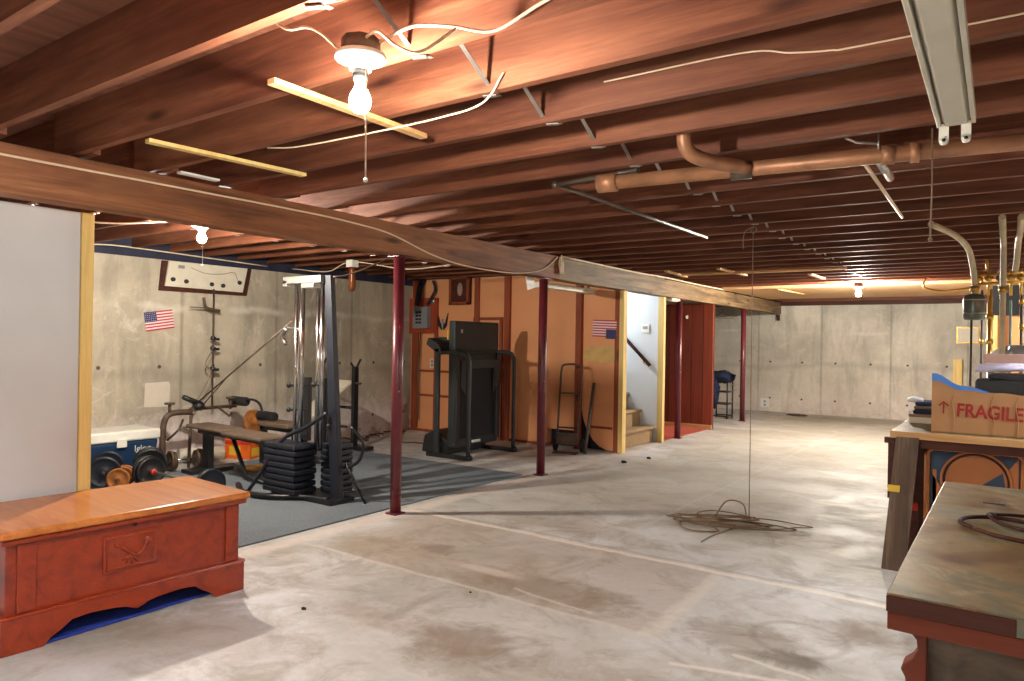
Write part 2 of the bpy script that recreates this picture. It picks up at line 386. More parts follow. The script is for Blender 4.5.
# ------------------------------------------------------------------ the room
X0,X1,Y0,Y1=-7.4,3.6,-2.6,15.0
ZJ=2.25; ZT=2.49
struct(MB().box(X0-.3,X1+.3,Y0-.3,Y1+.3,-.1,0),'floor',M['floor'])
m=MB()
struct(MB().box(X0-.3,X1+.3,Y0-.3,Y1+.3,ZT,ZT+.03),'ceiling',M['subfloor'])
struct(MB().box(X0-.25,X0,Y0-.25,Y1+.25,0,2.16),'wall_left',M['wall_side'])
struct(MB().box(X0-.25,X1+.25,Y1,Y1+.25,0,2.16),'wall_far',M['wall_far'])
struct(MB().box(X1,X1+.25,Y0-.25,Y1+.25,0,2.16),'wall_right',M['wall_side'])
struct(MB().box(X0-.25,X1+.25,Y0-.25,Y0,0,2.16),'wall_near',M['wall_far'])
struct(MB().box(X0-.25,X0+.02,Y0-.25,Y1+.25,2.16,ZT),'trim_1',M['sill'])
struct(MB().box(X0-.25,X1+.25,Y1-.1,Y1+.25,2.16,ZT),'trim_2',M['dark_wood'])
struct(MB().box(X1-.02,X1+.25,Y0-.25,Y1+.25,2.16,ZT),'trim_3',M['dark_wood'])
struct(MB().box(X0-.25,X1+.25,Y0-.25,Y0+.02,2.16,ZT),'trim_4',M['dark_wood'])
# main beam, in two lengths
struct(MB().box(-3.96,-3.82,Y0,6.28,2.0,2.235),'ceiling_beam',M['beam'],.006)
struct(MB().box(-3.965,-3.825,6.285,14.98,1.995,2.225),'ceiling_beam',M['beam_grey'],.006)
# rows of joists on both sides of the beam
for k in range(-11,32):
    y=2.06+.406*k
    if not (Y0+.05<y<Y1-.12): continue
    if y<11.3:
        struct(MB().box(0,X1+4.05,-.019,.019,0,.238),'ceiling_joist',M['joist'],0,(-4.05,y,ZJ+random.uniform(-.004,.002)))
    struct(MB().box(0,3.66,-.019,.019,0,.238),'ceiling_joist',M['joist'],0,(X0+.01,y+.042,ZJ+random.uniform(-.003,.002)))
struct(MB().box(-3.8,X1-.02,11.3,13.9,2.235,2.25).box(-3.8,X1-.02,11.28,11.3,2.25,ZT),'ceiling_panel',M['tanpanel'])
for k in range(29,32):
    y=2.06+.406*k+.15
    if y<14.9: struct(MB().box(0,X1+3.7,-.019,.019,0,.238),'ceiling_joist',M['joist'],0,(-3.75,y,ZJ-.02))
# concrete pad strip / carpet
solo(MB().box(-6.75,-4.02,1.2,5.95,.001,.012),'gym_carpet',M['carpet'],'dark grey carpet laid on the concrete under the gym equipment','carpet')
# grey partition on the left with its yellow end stud
struct(MB().box(-4.16,-4.06,Y0,1.77,0,2.0),'wall_partition',M['greywall'])
struct(MB().box(-4.165,-4.045,1.772,1.835,0,2.0),'trim_5',M['yellow'],.003)
# orange hardboard wall at the back of the gym bay
W=7.9
struct(MB().box(X0,-4.95,W,W+.1,.03,2.24).box(-4.95,-4.52,W,W+.1,.22,2.24).box(-4.52,-3.99,W,W+.1,.55,2.24),'wall_back',M['osb'])
# peeled corner of the last hardboard sheet: curved lower edge
pts=[(-4.45,.60),(-3.99,.60),(-3.99,.02),(-4.08,.02),(-4.18,.06),(-4.27,.13),(-4.35,.24),(-4.41,.38),(-4.44,.5)]
struct(MB().prism(pts,W-.012,W-.002,'xz'),'wall_panel',M['osb'])
struct(MB().box(-4.9,-3.99,W+.1,W+.12,0,.6).box(X0,-4.9,W+.1,W+.12,0,.25),'trim_6',M['sill'])
struct(MB().box(X0,-4.9,W-.04,W+.05,0,.03),'baseboard_back',M['stud'])
def stud(n,x0,x1,z0,z1,y=W-.03,mat='stud'): return struct(MB().box(x0,x1,y,W,z0,z1),'trim_%d'%n,M[mat],.002)
stud(7,-7.36,-7.24,0,2.24); stud(8,-6.92,-6.86,0,1.45); stud(9,-6.18,-6.1,0,2.24); stud(10,-5.65,-5.56,0,2.24,W-.05)
stud(11,-4.52,-4.44,0,2.24,W-.06); stud(12,-5.74,-5.69,0,1.68); 
struct(MB().box(-6.2,-5.7,W-.02,W,1.64,1.68).box(-6.2,-6.16,W-.02,W,0,1.64),'trim_13',M['stud'])
struct(MB().box(-7.2,-6.2,W-.02,W,.88,.91).box(-7.2,-6.2,W-.02,W,.52,.55).box(-4.3,-4.0,W-.02,W-.012,.28,.31),'trim_14',M['stud'])
struct(MB().box(-3.99,-3.93,W-.01,W+.07,0,2.0),'trim_15',M['stud'],.002)
struct(MB().box(-3.93,-3.87,W-.01,W+.09,0,2.0),'trim_16',M['yellow'],.003)
# stairwell
SY0,SY1=8.0,9.13
struct(MB().box(-7.3,-3.9,SY1,SY1+.05,0,ZT).box(X0,-4.0,W+.125,W+.14,0,ZT),'wall_stair',M['stairwall'])
struct(MB().box(-3.95,-3.87,SY1-.02,SY1+.055,0,1.99),'trim_17',M['yellow'],.003)
st=thing('staircase','carpeted staircase climbing away behind the yellow framed opening','staircase',(-3.98,SY0,0))
for i in range(10):
    z=.22*(i+1); x=-.20*i
    m=MB(); m.box(x-.30,x-.02,.04,1.12,0,z-.035)
    m.box(x-.30,x+.015,.04,1.12,z-.035,z); m.build('step',M['carpetstair'],st,.012,seg=3)
hr=thing('handrail','dark wooden handrail sloping down the white stair wall','handrail',(-4.04,SY1-.07,1.05))
MB().tube([(0,0,0),(-.75,0,.73)],.024,10).build('rail',M['dark_wood'],hr)
for q in (.10,.60): MB().tube([(-q,0,q*.97-.02),(-q,.03,q*.9-.07),(-q,.07,q*.9-.08)],.008,8).build('bracket',M['brass'],hr)
th=thing('thermostat','small white thermostat on the white stair wall above the handrail','thermostat',(-4.14,SY1-.001,1.56))
MB().box(-.06,.06,-.02,0,-.06,.06).build('body',M['whitepl'],th,.004); MB().box(-.035,.035,-.024,-.02,-.01,.03).build('dial_window',M['grey'],th)
# plank closet
struct(MB().box(-5.35,-5.30,SY1+.06,11.05,0,ZT).box(-5.35,-3.86,11.05,11.13,0,2.0),'wall_closet',M['planks'])
struct(MB().box(-5.3,-3.86,11.02,11.05,.0,.07),'baseboard_closet',M['pale'])
struct(MB().box(-5.3,-3.92,SY1+.07,11.02,.0005,.008),'floor_closet',M['redfloor'])
struct(MB().box(-5.35,-3.9,11.14,11.2,0,2.24),'wall_closet_back',M['greywall'])
def hook(x,z,label):
    h=thing('coat_hook',label,'hook',(x,11.05,z)); 
    MB().box(-.015,.015,-.006,0,-.03,.03).build('plate',M['whitepl'],h,.001)
    MB().tube(smooth_path([(0,0,.0),(0,-.05,-.015),(0,-.06,.02)],4),.006,8).build('hook_arm',M['whitepl'],h)
hook(-4.69,1.81,'white coat hook high on the dark planks near the stair opening'); hook(-4.29,1.79,'white coat hook high on the dark planks right of the post')
l=thing('door_latch','brass latch low on the dark plank panelling','latch',(-4.70,11.05,.47)); MB().box(-.02,.02,-.008,0,-.08,.08).build('plate',M['brass'],l,.002); MB().sphere((0,-.03,.03),.024).build('knob',M['brass'],l)
# utility partition far right
struct(MB().box(-.17,X1,11.5,11.6,0,1.80),'wall_utility',M['osb']); struct(MB().box(-.2,X1,11.46,11.6,1.80,2.2),'trim_18',M['rubber'])
for i,x in enumerate((-.19,.12,.5)): struct(MB().box(x,x+.05,11.44,11.5,0,1.8),'trim_%d'%(19+i),M['yellow'])

# ------------------------------------------------------------------ steel posts
names=['nearest of the maroon steel posts, standing at the carpet edge','maroon steel post under the beam splice beside the carpet corner','maroon steel post in front of the red floored closet','slim-looking maroon steel post beyond the closet, nearest the far wall']
for (y,nm) in zip((4.0,6.08,9.7,12.7),names):
    p=thing('steel_post',nm,'post',(-3.885,y,0),0,'maroon posts carrying the main beam')
    MB().cyl((0,0,.012),(0,0,1.985),.043,24).build('shaft',M['maroon'],p)
    MB().box(-.055,.055,-.055,.055,0,.012).build('base_plate',M['maroon'],p,.002); MB().box(-.06,.06,-.07,.07,1.985,1.994).build('cap_plate',M['maroon'],p,.002)
    b=MB(); 
    for z in (.95,): b.lathe([(.0,0),(.006,0),(.006,.05),(.0,.05)],(.0,0,z),(.9,-.5,0),8)
    b.build('bolt',M['steel'],p)

# ------------------------------------------------------------------ lamps
def bulb_lamp(label,loc,power,drop,string,kind=0,col=(1,.86,.68),r=.032):
    t=thing('ceiling_bulb_holder',label,'light fixture',loc)
    MB().lathe([(.0,.0),(.058,.0),(.058,-.045),(.0,-.045)],n=8).build('junction_box',M['iron'],t)
    h=MB().lathe([(.0,-.045),(.075,-.047),(.078,-.06),(.045,-.072),(.033,-.078),(.031,-.092),(.0,-.092)]); h.build('porcelain_holder',M['whitepl'],t)
    z=-.092
    if drop: MB().lathe([(.0,z),(.022,z),(.023,z-.02),(.019,z-.034),(0,z-.034)]).build('socket_extender',M['blackpl'],t); z-=.034
    b=MB().lathe([(.013,z),(.014,z-.012),(.02,z-.024),(r*.93,z-.044),(r,z-.06),(r*.9,z-.078),(r*.55,z-.09),(.0,z-.095)],n=16)
    area=4*PI*r*r
    b.build('bulb',emis('lit_bulb',col,power/(PI*area)),t)
    if string:
        MB().tube([(.045,-.02,-.075),(.047,-.02,z-.08),(.05,-.02,-string)],.0025,6).build('pull_string',M['cable_white'],t)
        MB().sphere((.05,-.02,-string),.007,8,6).build('string_bead',M['whitepl'],t)
    return t
PW=globals().get('PW',1)
WARM=(1,.92,.80)
bulb_lamp('nearest bare bulb in a porcelain holder, its cord hanging among the joists',(-1.60,1.47,2.245),48,True,.43,col=WARM)
bulb_lamp('lit bare bulb under the joists over the gym corner',(-5.03,3.05,2.245),125,False,.36,col=WARM)
bulb_lamp('small distant bare bulb under the tan ceiling boards by the far wall',(-1.72,10.75,2.235),210,False,0,col=WARM)
bulb_lamp('added unseen bulb high in the stairwell, brightening the white stair wall',(-4.9,8.55,2.245),24,False,0,col=(.85,.93,1))  # added out of sight, stands in for daylight from above the stairs
def fill_tube_light(label,loc,power,col=(1,.95,.92)):  # fill lights added out of frame, set between joists to brighten the floor
    t=thing('added_fill_light',label,'light fixture',loc)
    t.rotation_euler=(0,0,R(90)); MB().box(-.11,.11,-.62,.62,-.06,0).build('housing',M['fluor'],t,.004)
    for x in (-.05,.05):
        MB().cyl((x,-.58,-.09),(x,.58,-.09),.018,12).build('tube',emis('fill_tube_emission',col,power/2/(PI*2*PI*.018*1.16)),t)
        MB().box(x-.02,x+.02,-.61,-.58,-.115,-.06).box(x-.02,x+.02,.58,.61,-.115,-.06).build('tube_socket',M['whitepl'],t)
COOL=(.93,.96,1)
for lb,x,y,pw in (('added fill light with two lit tubes behind the viewer on the right',1.2,-.98,150),('added fill light with two lit tubes behind the viewer on the left',-1.9,-.98,180),
                  ('added fill light with two lit tubes over the right side, nearer the benches',1.7,4.70,190),('added fill light with two lit tubes over the right side, nearer the far wall',1.7,8.76,330),
                  ):
    f_=fill_tube_light(lb,(x,y,2.488),pw,COOL)
# shop light with two empty lamp holders
f=thing('shop_light','white twin shop light without tubes, hanging below the joists','light fixture',(-.142,1.48,2.118),R(.6))
MB().prism([(-.045,.0),(-.03,-.03),(.03,-.03),(.045,.0),(.025,.03),(-.025,.03)],0,1.28,'xz').build('housing',M['fluor'],f,.003)
MB().box(-.055,-.042,0,1.28,-.03,.004).build('side_rail',M['fluor'],f,.002); MB().box(.042,.055,0,1.28,-.03,.004).build('side_rail',M['fluor'],f,.002)
for x in (-.035,.028):
    m=MB(); m.box(x-.014,x+.014,1.275,1.292,-.075,-.02); m.lathe([(0,0),(.014,0),(.014,.017),(0,.017)],(x,1.275,-.075),(0,1,0),16); e=m.build('lamp_holder',M['whitepl'],f)
    MB().lathe([(0,0),(.006,0),(.006,.003),(0,.003)],(x,1.2735,-.075),(0,1,0),10).build('contact_hole',M['blackpl'],e)
for y in (.15,1.1): MB().cyl((0,y,.03),(0,y,.16),.004,6).build('hanger',M['steel'],f)

# hanging strings
solo(MB().tube([(0,0,0),(.002,0,-.25),(-.002,0,-.45)],.004,6).sphere((-.002,0,-.455),.009,8,6),'pull_string',M['cable_brown'],'short string hanging straight down beside the shop light','string',(-.272,3.36,2.25))
m=MB(); m.tube([(0,0,0),(.0,0,-.6),(-.012,.05,-1.5),(-.02,.08,-2.235)],.0036,6); m.tube(smooth_path([(0,0,0),(-.06,0,-.03),(-.075,0,-.1),(-.07,0,-.16)],5),.004,6); m.tube(smooth_path([(0,0,0),(.025,0,-.02),(.0,0,-.05),(-.02,0,-.02)],5,True),.004,6)
solo(m,'hanging_rope',M['cable_brown'],'long thin cord hanging from a joist down to the floor','cord',(-1.60,5.43,2.245))

# cross bridging between joists
br=thing('cross_bridging','pair of thin steel bridging straps crossed between two joists','joist bridging',(0,0,0),0,'steel bridging between the main joists')
for s in (1,-1):
    m=MB(); m.cbox((.012*s,.203,.12),(.018,.43,.0025),rx=s*math.atan2(.215,.37)); m.box(.012*s-.009,.012*s+.009,.01,.035,.004 if s>0 else .232,.007 if s>0 else .235) ; m.build('strap',M['steel'],br)
MB().cbox((.0,-.01,-.005),(.05,.02,.004),rz=.4).build('nail_tab',M['steel'],br)
k=0
for row,xx in enumerate((-1.55,-5.6)):
    for j in range(-2,23 if row==0 else 12):
        y=2.08+.406*j+(0 if row==0 else .042)
        if row==0 and j==-2: br.location=(xx,y,ZJ); continue
        dup(br,(xx+random.uniform(-.02,.02),y,ZJ),br['label'] if row==0 else 'pair of thin steel bridging straps crossed between two joists over the gym')
        if row==1:
            C.objects[-1] if False else None
for o in C.objects:
    if o.get('category')=='joist bridging' and 'gym' in o['label']: o['group']='steel bridging over the gym'

# loose laths on the joists
def lath(label,a,b,w=.035,t=.012,mat='pale'):
    a=Vector(a); b=Vector(b); d=b-a; L=d.length; rz=math.atan2(d.y,d.x); ry=-math.asin(d.z/L)
    m=MB(); m.cbox((0,0,0),(L,w,t),ry=ry,rz=rz)
    return solo(m,'wooden_lath',M[mat],label,'lath',tuple((a+b)/2),.001)
lath('pale wooden lath nailed across the joists behind the nearest bulb',(-2.10,1.52,2.235),(-2.10,2.3,2.235),.04,.02)
lath('yellow wooden lath crossing under the joists beside the big beam',(-3.22,1.68,2.235),(-3.15,2.5,2.235),.045,.018,'yellow')
lath('short white strip tucked under the joists above the big beam',(-3.69,2.1,2.235),(-3.69,2.33,2.235),.045,.012,'white')
lath('short pale board scrap under the far joists, nearer the hanging cord',(-2.78,8.1,2.235),(-2.75,9.05,2.235),.05,.02)
lath('pale board scrap under the far joists by the tan ceiling boards',(-2.9,11.25,2.21),(-2.82,12.4,2.21),.05,.02)
lath('short pale scrap lying above the weathered beam',(-3.42,8.1,2.235),(-3.5,8.95,2.235),.05,.02)
lath('small pale scrap under the joists left of the distant bulb',(-2.02,9.2,2.235),(-2.0,9.9,2.235),.05,.02)

# drain pipe with elbow under the joists
pp=thing('drain_pipe','copper coloured drain pipe running below the joists across the room','pipe',(0,0,0))
A=Vector((-1.72,3.19,2.155)); B=Vector((.9,3.62,2.19))
def on(t): return A+(B-A)*t
MB().tube([A,B],.034,20).build('pipe_run',M['copper'],pp)
for t,l_,r in ((0,.10,.046),(.245,.09,.046),(.52,.035,.043),(.48,.05,.041)): MB().tube([on(t),on(t)+(B-A).normalized()*l_],r,20).build('coupling',M['dpipe'] if t in(.245,) else M['copper'],pp)
MB().tube(smooth_path([(-1.17,2.945,2.32),(-1.17,2.95,2.225),(-1.15,2.99,2.18),(-1.09,3.12,2.165),(-1.00,3.28,2.165)],5),.032,18).build('elbow',M['copper'],pp)
m=MB(); m.tube([(-.47,3.36,2.19),(-.47,3.37,2.26)],.004,6); m.tube([(-.47,3.38,2.22),(-.56,3.38,2.24),(-.60,3.36,2.26)],.006,6); m.build('hanger',M['steel'],pp)
MB().tube([(-.47,3.39,2.15),(-.455,3.62,2.12)],.018,14).build('stub',M['steel'],pp)
solo(MB().tube([(-2.05,3.31,2.21),(-1.52,3.23,2.21)],.012,10).sphere((-2.05,3.31,2.21),.02,10,8),'water_pipe',M['dpipe'],'short dark water pipe ending in a cap beside the drain pipe','pipe')
solo(MB().tube([(-2.05,3.36,2.215),(-2.04,5.65,2.225)],.012,10),'conduit_rod',M['dpipe'],'thin dark rod crossing under many joists near the drain pipe end','rod')
solo(MB().tube([(-.568,3.58,2.21),(-.60,5.36,2.22)],.010,8),'conduit_rod',M['cable_white'],'thin pale rod crossing under joists behind the drain pipe','rod')
solo(MB().tube([(-3.4,8.55,2.225),(-1.5,8.62,2.225)],.016,10),'conduit',M['pale'],'long pale conduit running along the distant joists','conduit')

# cables
def cable(label,pts,r=.005,mat='cable_white',name='electric_cable',n=7):
    P=[Vector(p) for p in pts]; o=P[0]; m=MB().tube(smooth_path([p-o for p in P],n),r,6)
    return solo(m,name,M[mat],label,'cable',tuple(o))
cable('white cable stapled along the side of the big beam',[(-3.813,-1,2.17),(-3.813,1.3,2.174),(-3.813,2.0,2.178),(-3.813,3.0,2.18),(-3.813,3.43,2.171),(-3.813,3.83,2.14),(-3.813,4.33,2.03),(-3.813,4.83,1.985),(-3.813,5.5,1.995),(-3.813,5.95,2.074),(-3.81,6.22,2.22)],.006)
cable('pale cable running on top of the weathered beam',[(-3.81,6.3,2.235),(-3.81,8.1,2.23),(-3.80,9.0,2.24),(-3.8,10.3,2.235),(-3.81,11.8,2.245)],.011)
cable('cream cable looping from the nearest bulb box towards the left',[(-1.68,1.46,2.225),(-1.75,1.44,2.29),(-1.83,1.45,2.33),(-1.95,1.47,2.36),(-2.06,1.47,2.43)],.005)
cable('cream cable curving from the nearest bulb box along a joist',[(-1.57,1.5,2.235),(-1.45,1.53,2.27),(-1.32,1.56,2.25),(-1.2,1.61,2.23),(-1.0,1.615,2.28),(-.6,1.617,2.32)],.005)
cable('cream cable drooping right of the nearest bulb box',[(-1.57,1.45,2.23),(-1.5,1.44,2.235),(-1.43,1.45,2.18),(-1.35,1.46,2.15),(-1.3,1.55,2.235)],.005)
cable('slack white cable sagging below joists beyond the nearest bulb',[(-2.85,2.05,2.235),(-2.6,2.03,2.20),(-2.16,2.03,2.19),(-1.78,2.03,2.19),(-1.57,2.03,2.21),(-1.48,2.03,2.30)],.0035)
cable('thin pale cable stapled along a joist face towards the shop light',[(-1.3,2.445,2.36),(-.774,2.444,2.355),(-.608,2.444,2.32),(-.485,2.444,2.301),(-.369,2.444,2.295),(.4,2.444,2.29)],.003)
cable('pale cable draped from the gym bulb along the joists to the right',[(-4.97,3.08,2.24),(-4.7,3.3,2.20),(-4.4,3.6,2.235),(-4.35,4.1,2.2),(-4.4,5.2,2.235),(-4.3,5.7,2.2)],.007)
cable('pale cable running from the gym bulb to the left wall',[(-5.1,3.04,2.24),(-5.6,2.75,2.21),(-6.2,2.5,2.235),(-6.9,3.0,2.18),(-7.25,3.6,2.235),(-7.2,5.2,2.19)],.007)
cable('white cable hanging across the top of the concrete wall by the amber lamp',[(-7.25,5.6,2.2),(-6.6,5.6,2.14),(-6.2,5.62,2.235),(-5.6,5.9,2.15),(-5.0,6.1,2.2),(-4.2,6.2,2.2)],.006)
m=MB()
for i in range(5):
    a=i*1.3; m.tube(smooth_path([(0,-.02+.01*i,.1),(.015,.02*math.sin(a),.02),(.02,.03*math.cos(a),-.08),(.01,.05*math.sin(a+1),.03),(0,.02,.12)],5),.006,6)
solo(m,'cable_bundle',M['cable_white'],'tangle of pale wires at the splice of the big beam','cable',(-3.81,6.28,2.13))
solo(MB().box(-.03,.03,-.02,.02,-.1,.02),'hanging_box',M['dark_wood'],'red-brown block under the far end of the weathered beam','block',(-3.86,14.9,1.96),.003)
t_=thing('porcelain_box','small cream fitting under the beam over the closet','light fixture',(-3.9,9.35,1.993)); MB().box(-.05,.05,0,.3,-.035,0).build('body',M['offwhite'],t_,.006); MB().box(-.03,.03,.05,.25,-.045,-.035).build('cover',M['cable_white'],t_,.003)
m=MB(); m.cbox((0,0,-.08),(.006,.14,.15),rx=.25); solo(m,'paper_tag',M['white'],'small bright white sheet hanging behind the beam by the second post','paper',(-4.06,6.1,2.05)); 
solo(MB().box(-.05,.05,0,1.2,-.03,.03),'shelf_board',M['offwhite'],'pale board fixed under the joists behind the big beam','board',(-4.25,6.55,1.98),.002)
# board is held up by two hangers
for o in [bpy.data.objects['shelf_board']]:
    for y in (.1,1.1): MB().box(-.01,.01,y,y+.04,.03,.27).build('hanger',M['stud'],o)

# ------------------------------------------------------------------ hope chest
ch=thing('blanket_chest','orange-brown wooden blanket chest with carved panel on the front','chest',(-3.34,2.30,0),R(-90-3.5+180))
# local frame: +x runs towards -Y?  set explicitly below
ch.rotation_euler=(0,0,R(-93.5))
# local x: along the front (away from right end), local y: towards the viewer side is +? (x axis -> (-.06,-1)), y axis -> (1,-.06)
L,D,H=1.10,.64,.488
m=MB(); m.box(.02,L-.02,-D+.02,-.025,.15,H); m.build('body',M['chest'],ch,.004)
for (x0,x1) in ((.03,.10),(L-.13,L-.06)): MB().box(x0,x1,-.026,-.014,.165,H-.03).build('front_stile',M['chest'],ch,.002)
# scalloped bracket base
prof=[(0,0),(0,.15),(L,.15),(L,0),(L-.16,0),(L-.185,.03),(L-.23,.055),(L-.27,.085),(L-.34,.092),(L-.45,.085),(L-.50,.075),(L*.5+.03,.065),(L*.5,.055),(L*.5-.03,.065),(.50,.075),(.45,.085),(.34,.092),(.27,.085),(.23,.055),(.185,.03),(.16,0)]
MB().prism(prof,-.022,0,'xz').build('base_front',M['chest'],ch,.003)
pe=[(-D,0),(-D,.15),(-.022,.15),(-.022,0),(-.15,0),(-.2,.05),(-.26,.085),(-D+.26,.085),(-D+.2,.05),(-D+.15,0)]
MB().prism(pe,.0,.02,'yz').build('base_side',M['chest'],ch,.002); MB().prism(pe,L-.02,L,'yz').build('base_side',M['chest'],ch,.002)
MB().box(-.004,L+.004,-D,.004,.15,.162).build('base_moulding',M['chest'],ch,.004)
MB().box(-.005,L+.005,-D,.006,H-.025,H-.002).build('top_moulding',M['chest'],ch,.005)
MB().box(-.02,L+.02,-D-.01,.022,H,H+.035).build('lid',M['chest_top'],ch,.012,seg=4)
# carved plaque
pq=MB(); pq.box(.45,.70,-.026,-.017,.245,.420); o=pq.build('carved_panel',M['chest'],ch,.006)
m=MB(); zc=.335; xc=.575
m.tube([(.465,-.016,.26),(.685,-.016,.26),(.685,-.016,.405),(.465,-.016,.405)],.005,6,True)
m.tube(smooth_path([(xc-.07,-.014,zc+.03),(xc-.05,-.013,zc-.01),(xc-.02,-.012,zc-.025),(xc+.02,-.013,zc-.0),(xc+.06,-.014,zc+.035)],6),.008,8)
m.sphere((xc-.075,-.015,zc+.032),.018,12,8,(1,.5,1)); m.sphere((xc+.065,-.015,zc+.035),.014,12,8,(1,.5,1))
for a in range(5): m.tube([(xc,-.014,zc-.02),(xc+.05*math.cos(R(-30-30*a)),-.015,zc-.02+.045*math.sin(R(-30-30*a)))],.005,6)
m.build('carving',M['chest'],o)
MB().lathe([(0,0),(.010,0),(.009,.006),(0,.008)],(.56,-.02,.452),(0,1,0),12).build('keyhole',M['dark_wood'],ch)
solo(MB().box(-.24,.43,.0,.94,.001,.012),'blue_mat',M['bluefab'],'blue fabric mat on the floor under the blanket chest','mat',(-3.84,1.30,0),.008)

# ------------------------------------------------------------------ gym corner
# framed white board high on the concrete wall, tilted with the joists
bd=thing('knob_board','white board with black knobs in a dark frame, high on the concrete wall','board',(X0,4.55,2.0))
MB().prism([(-.55,-.17),(.50,-.165),(.56,.16),(-.52,.15)],.002,.03,'yz').build('frame',M['dark_wood'],bd,.003)
MB().prism([(-.50,-.12),(.43,-.13),(.49,.155),(-.46,.15)],.03,.055,'yz').build('panel',M['offwhite'],bd,.004)
for (y,z) in ((-.42,-.045),(-.27,-.055),(.03,-.065),(.17,-.07),(.38,-.02)): MB().lathe([(0,0),(.024,0),(.022,.02),(.012,.024),(0,.024)],(.055,y,z),(1,0,0),14).build('knob',M['blackpl'],bd)
MB().box(.055,.06,-.36,-.29,.08,.115).build('paper_label',M['grey'],bd); MB().tube(smooth_path([(.06,-.22,.1),(.07,-.05,.05),(.07,.15,.06),(.07,.3,.09),(.06,.36,.0)],6),.003,5).build('wire',M['cable_brown'],bd)
def flag(name,label,loc,rot,w,h,flip=False,tri=False):
    f=thing(name,label,'flag',loc); f.rotation_euler=rot
    def wave(m): return m
    mw=MB(); mr=MB()
    for i in range(13):
        (mr if i%2==0 else mw).box(0,w,-.002,.0,h-h*(i+1)/13,h-h*i/13)
    mw.build('white_stripes',M['flagwhite'],f); mr.build('red_stripes',M['flagred'],f)
    cw=w*.42
    if flip: MB().box(w-cw,w,-.0035,-.002,h*6/13 if not tri else -.02,h if not tri else h*.45).build('star_field',M['flagblue'],f)
    else: MB().box(0,cw,-.0035,-.002,h*6/13,h).build('star_field',M['flagblue'],f)
    s=MB()
    for r in range(5):
        for c in range(6):
            x=(w-cw if flip else 0)+cw*(c+.7)/6.6; z=h*6/13+h*7/13*(r+.6)/5.3
            if not tri: s.lathe([(0,0),(.004,0),(.004,.0006),(0,.0006)],(x,-.0041,z),(0,1,0),5)
    if s.v: s.build('stars',M['flagwhite'],f)
    return f
flag('small_flag','small stars and stripes flag on the concrete wall beside the knob board',(X0+.006,3.88,1.39),(0,R(-9),R(90)),.31,.20)
flag('small_flag','small stars and stripes flag hanging upside down on the orange wall by the stairs',(-4.30,W-.014,1.43),(0,R(2),0),.33,.21,True,True)
solo(MB().prism([(-.21,-.10),(-.12,-.08),(0,-.11),(.1,-.09),(.22,-.10),(.22,.10),(.1,.13),(0,.09),(-.1,.10),(-.21,.07)],0,.003,'xz'),'bare_patch',M['skin_beige'],'torn pale strip of bare board on the orange wall below the flag','patch',(-4.21,W-.004,1.20))
# thin dark rod with fittings on the wall
rd=thing('wall_rod','dark vertical rod with clamps standing against the concrete wall','rod',(-7.28,4.57,.0))
MB().tube([(0,0,.55),(0,0,1.88)],.010,8).build('rod',M['iron'],rd)
MB().tube(smooth_path([(0,-.12,1.78),(.01,-.1,1.68),(.01,-.02,1.65),(.01,.07,1.64)],5),.016,8).build('hook_handle',M['iron'],rd)
MB().tube([(0,-.28,1.665),(0,-.05,1.665)],.006,6).build('pin',M['iron'],rd)
for z in (1.33,1.22,.99): MB().lathe([(0,-.02),(.03,-.02),(.03,.02),(0,.02)],(0.0,.0,z),(0,.3,1),10).cbox((.02,.03,z-.01),(.03,.06,.03)).build('clamp',M['black'],rd,.003)
cable('old rope slanting from the rod clamp down to the rusty rack',[(-7.25,4.55,1.2),(-7.2,4.43,1.05),(-7.2,4.50,.95),(-7.2,4.36,.68),(-7.15,4.25,.62)],.006,'cable_brown','rope')
cable('long dark cord slanting up the wall from the rack to the weight tower',[(-7.1,4.18,.56),(-5.10,3.95,1.50)],.008,'iron','rope',2)
cable('second dark cord rising from the rack beside the long cord',[(-7.1,4.30,.56),(-6.3,4.13,.97)],.006,'iron','rope',2)
# rusty pipe rack
rk=thing('pipe_rack','rusty pipe rack with clamps standing beside the blue cooler','rack',(-6.9,4.2,0))
MB().tube(smooth_path([(0.0,-.38,.0),(0,-.40,.3),(0,-.38,.5),(0,-.30,.57),(0,-.1,.57)],5),[.03]*21,10).build('leg',M['iron'],rk)
MB().tube([(0,-.32,.56),(0,.0,.60),(0,.42,.60)],.018,8).build('crossbar',M['iron'],rk)
MB().tube([(.0,-.12,.0),(.0,-.1,.58)],.016,8).build('leg',M['iron'],rk)
for y,z in ((-.33,.66),(.35,.68)): MB().tube([(0,y,.57),(0,y,z)],.016,8).lathe([(0,0),(.05,0),(.05,.02),(0,.02)],(0,y,z),n=12).build('clamp_screw',M['iron'],rk)
MB().sphere((.02,-.03,.63),.06,12,8,(1,1,.8),.3).tube([(.02,-.2,.73),(.02,-.05,.66)],[.025,.03],8).build('black_grip',M['blackpl'],rk)
MB().tube([(0,.2,.6),(.06,.30,.5),(0,.36,.53)],.012,8).tube([(0,-.35,.3),(.1,-.28,.42),(.02,-.2,.5)],.012,8).build('brace',M['iron'],rk)
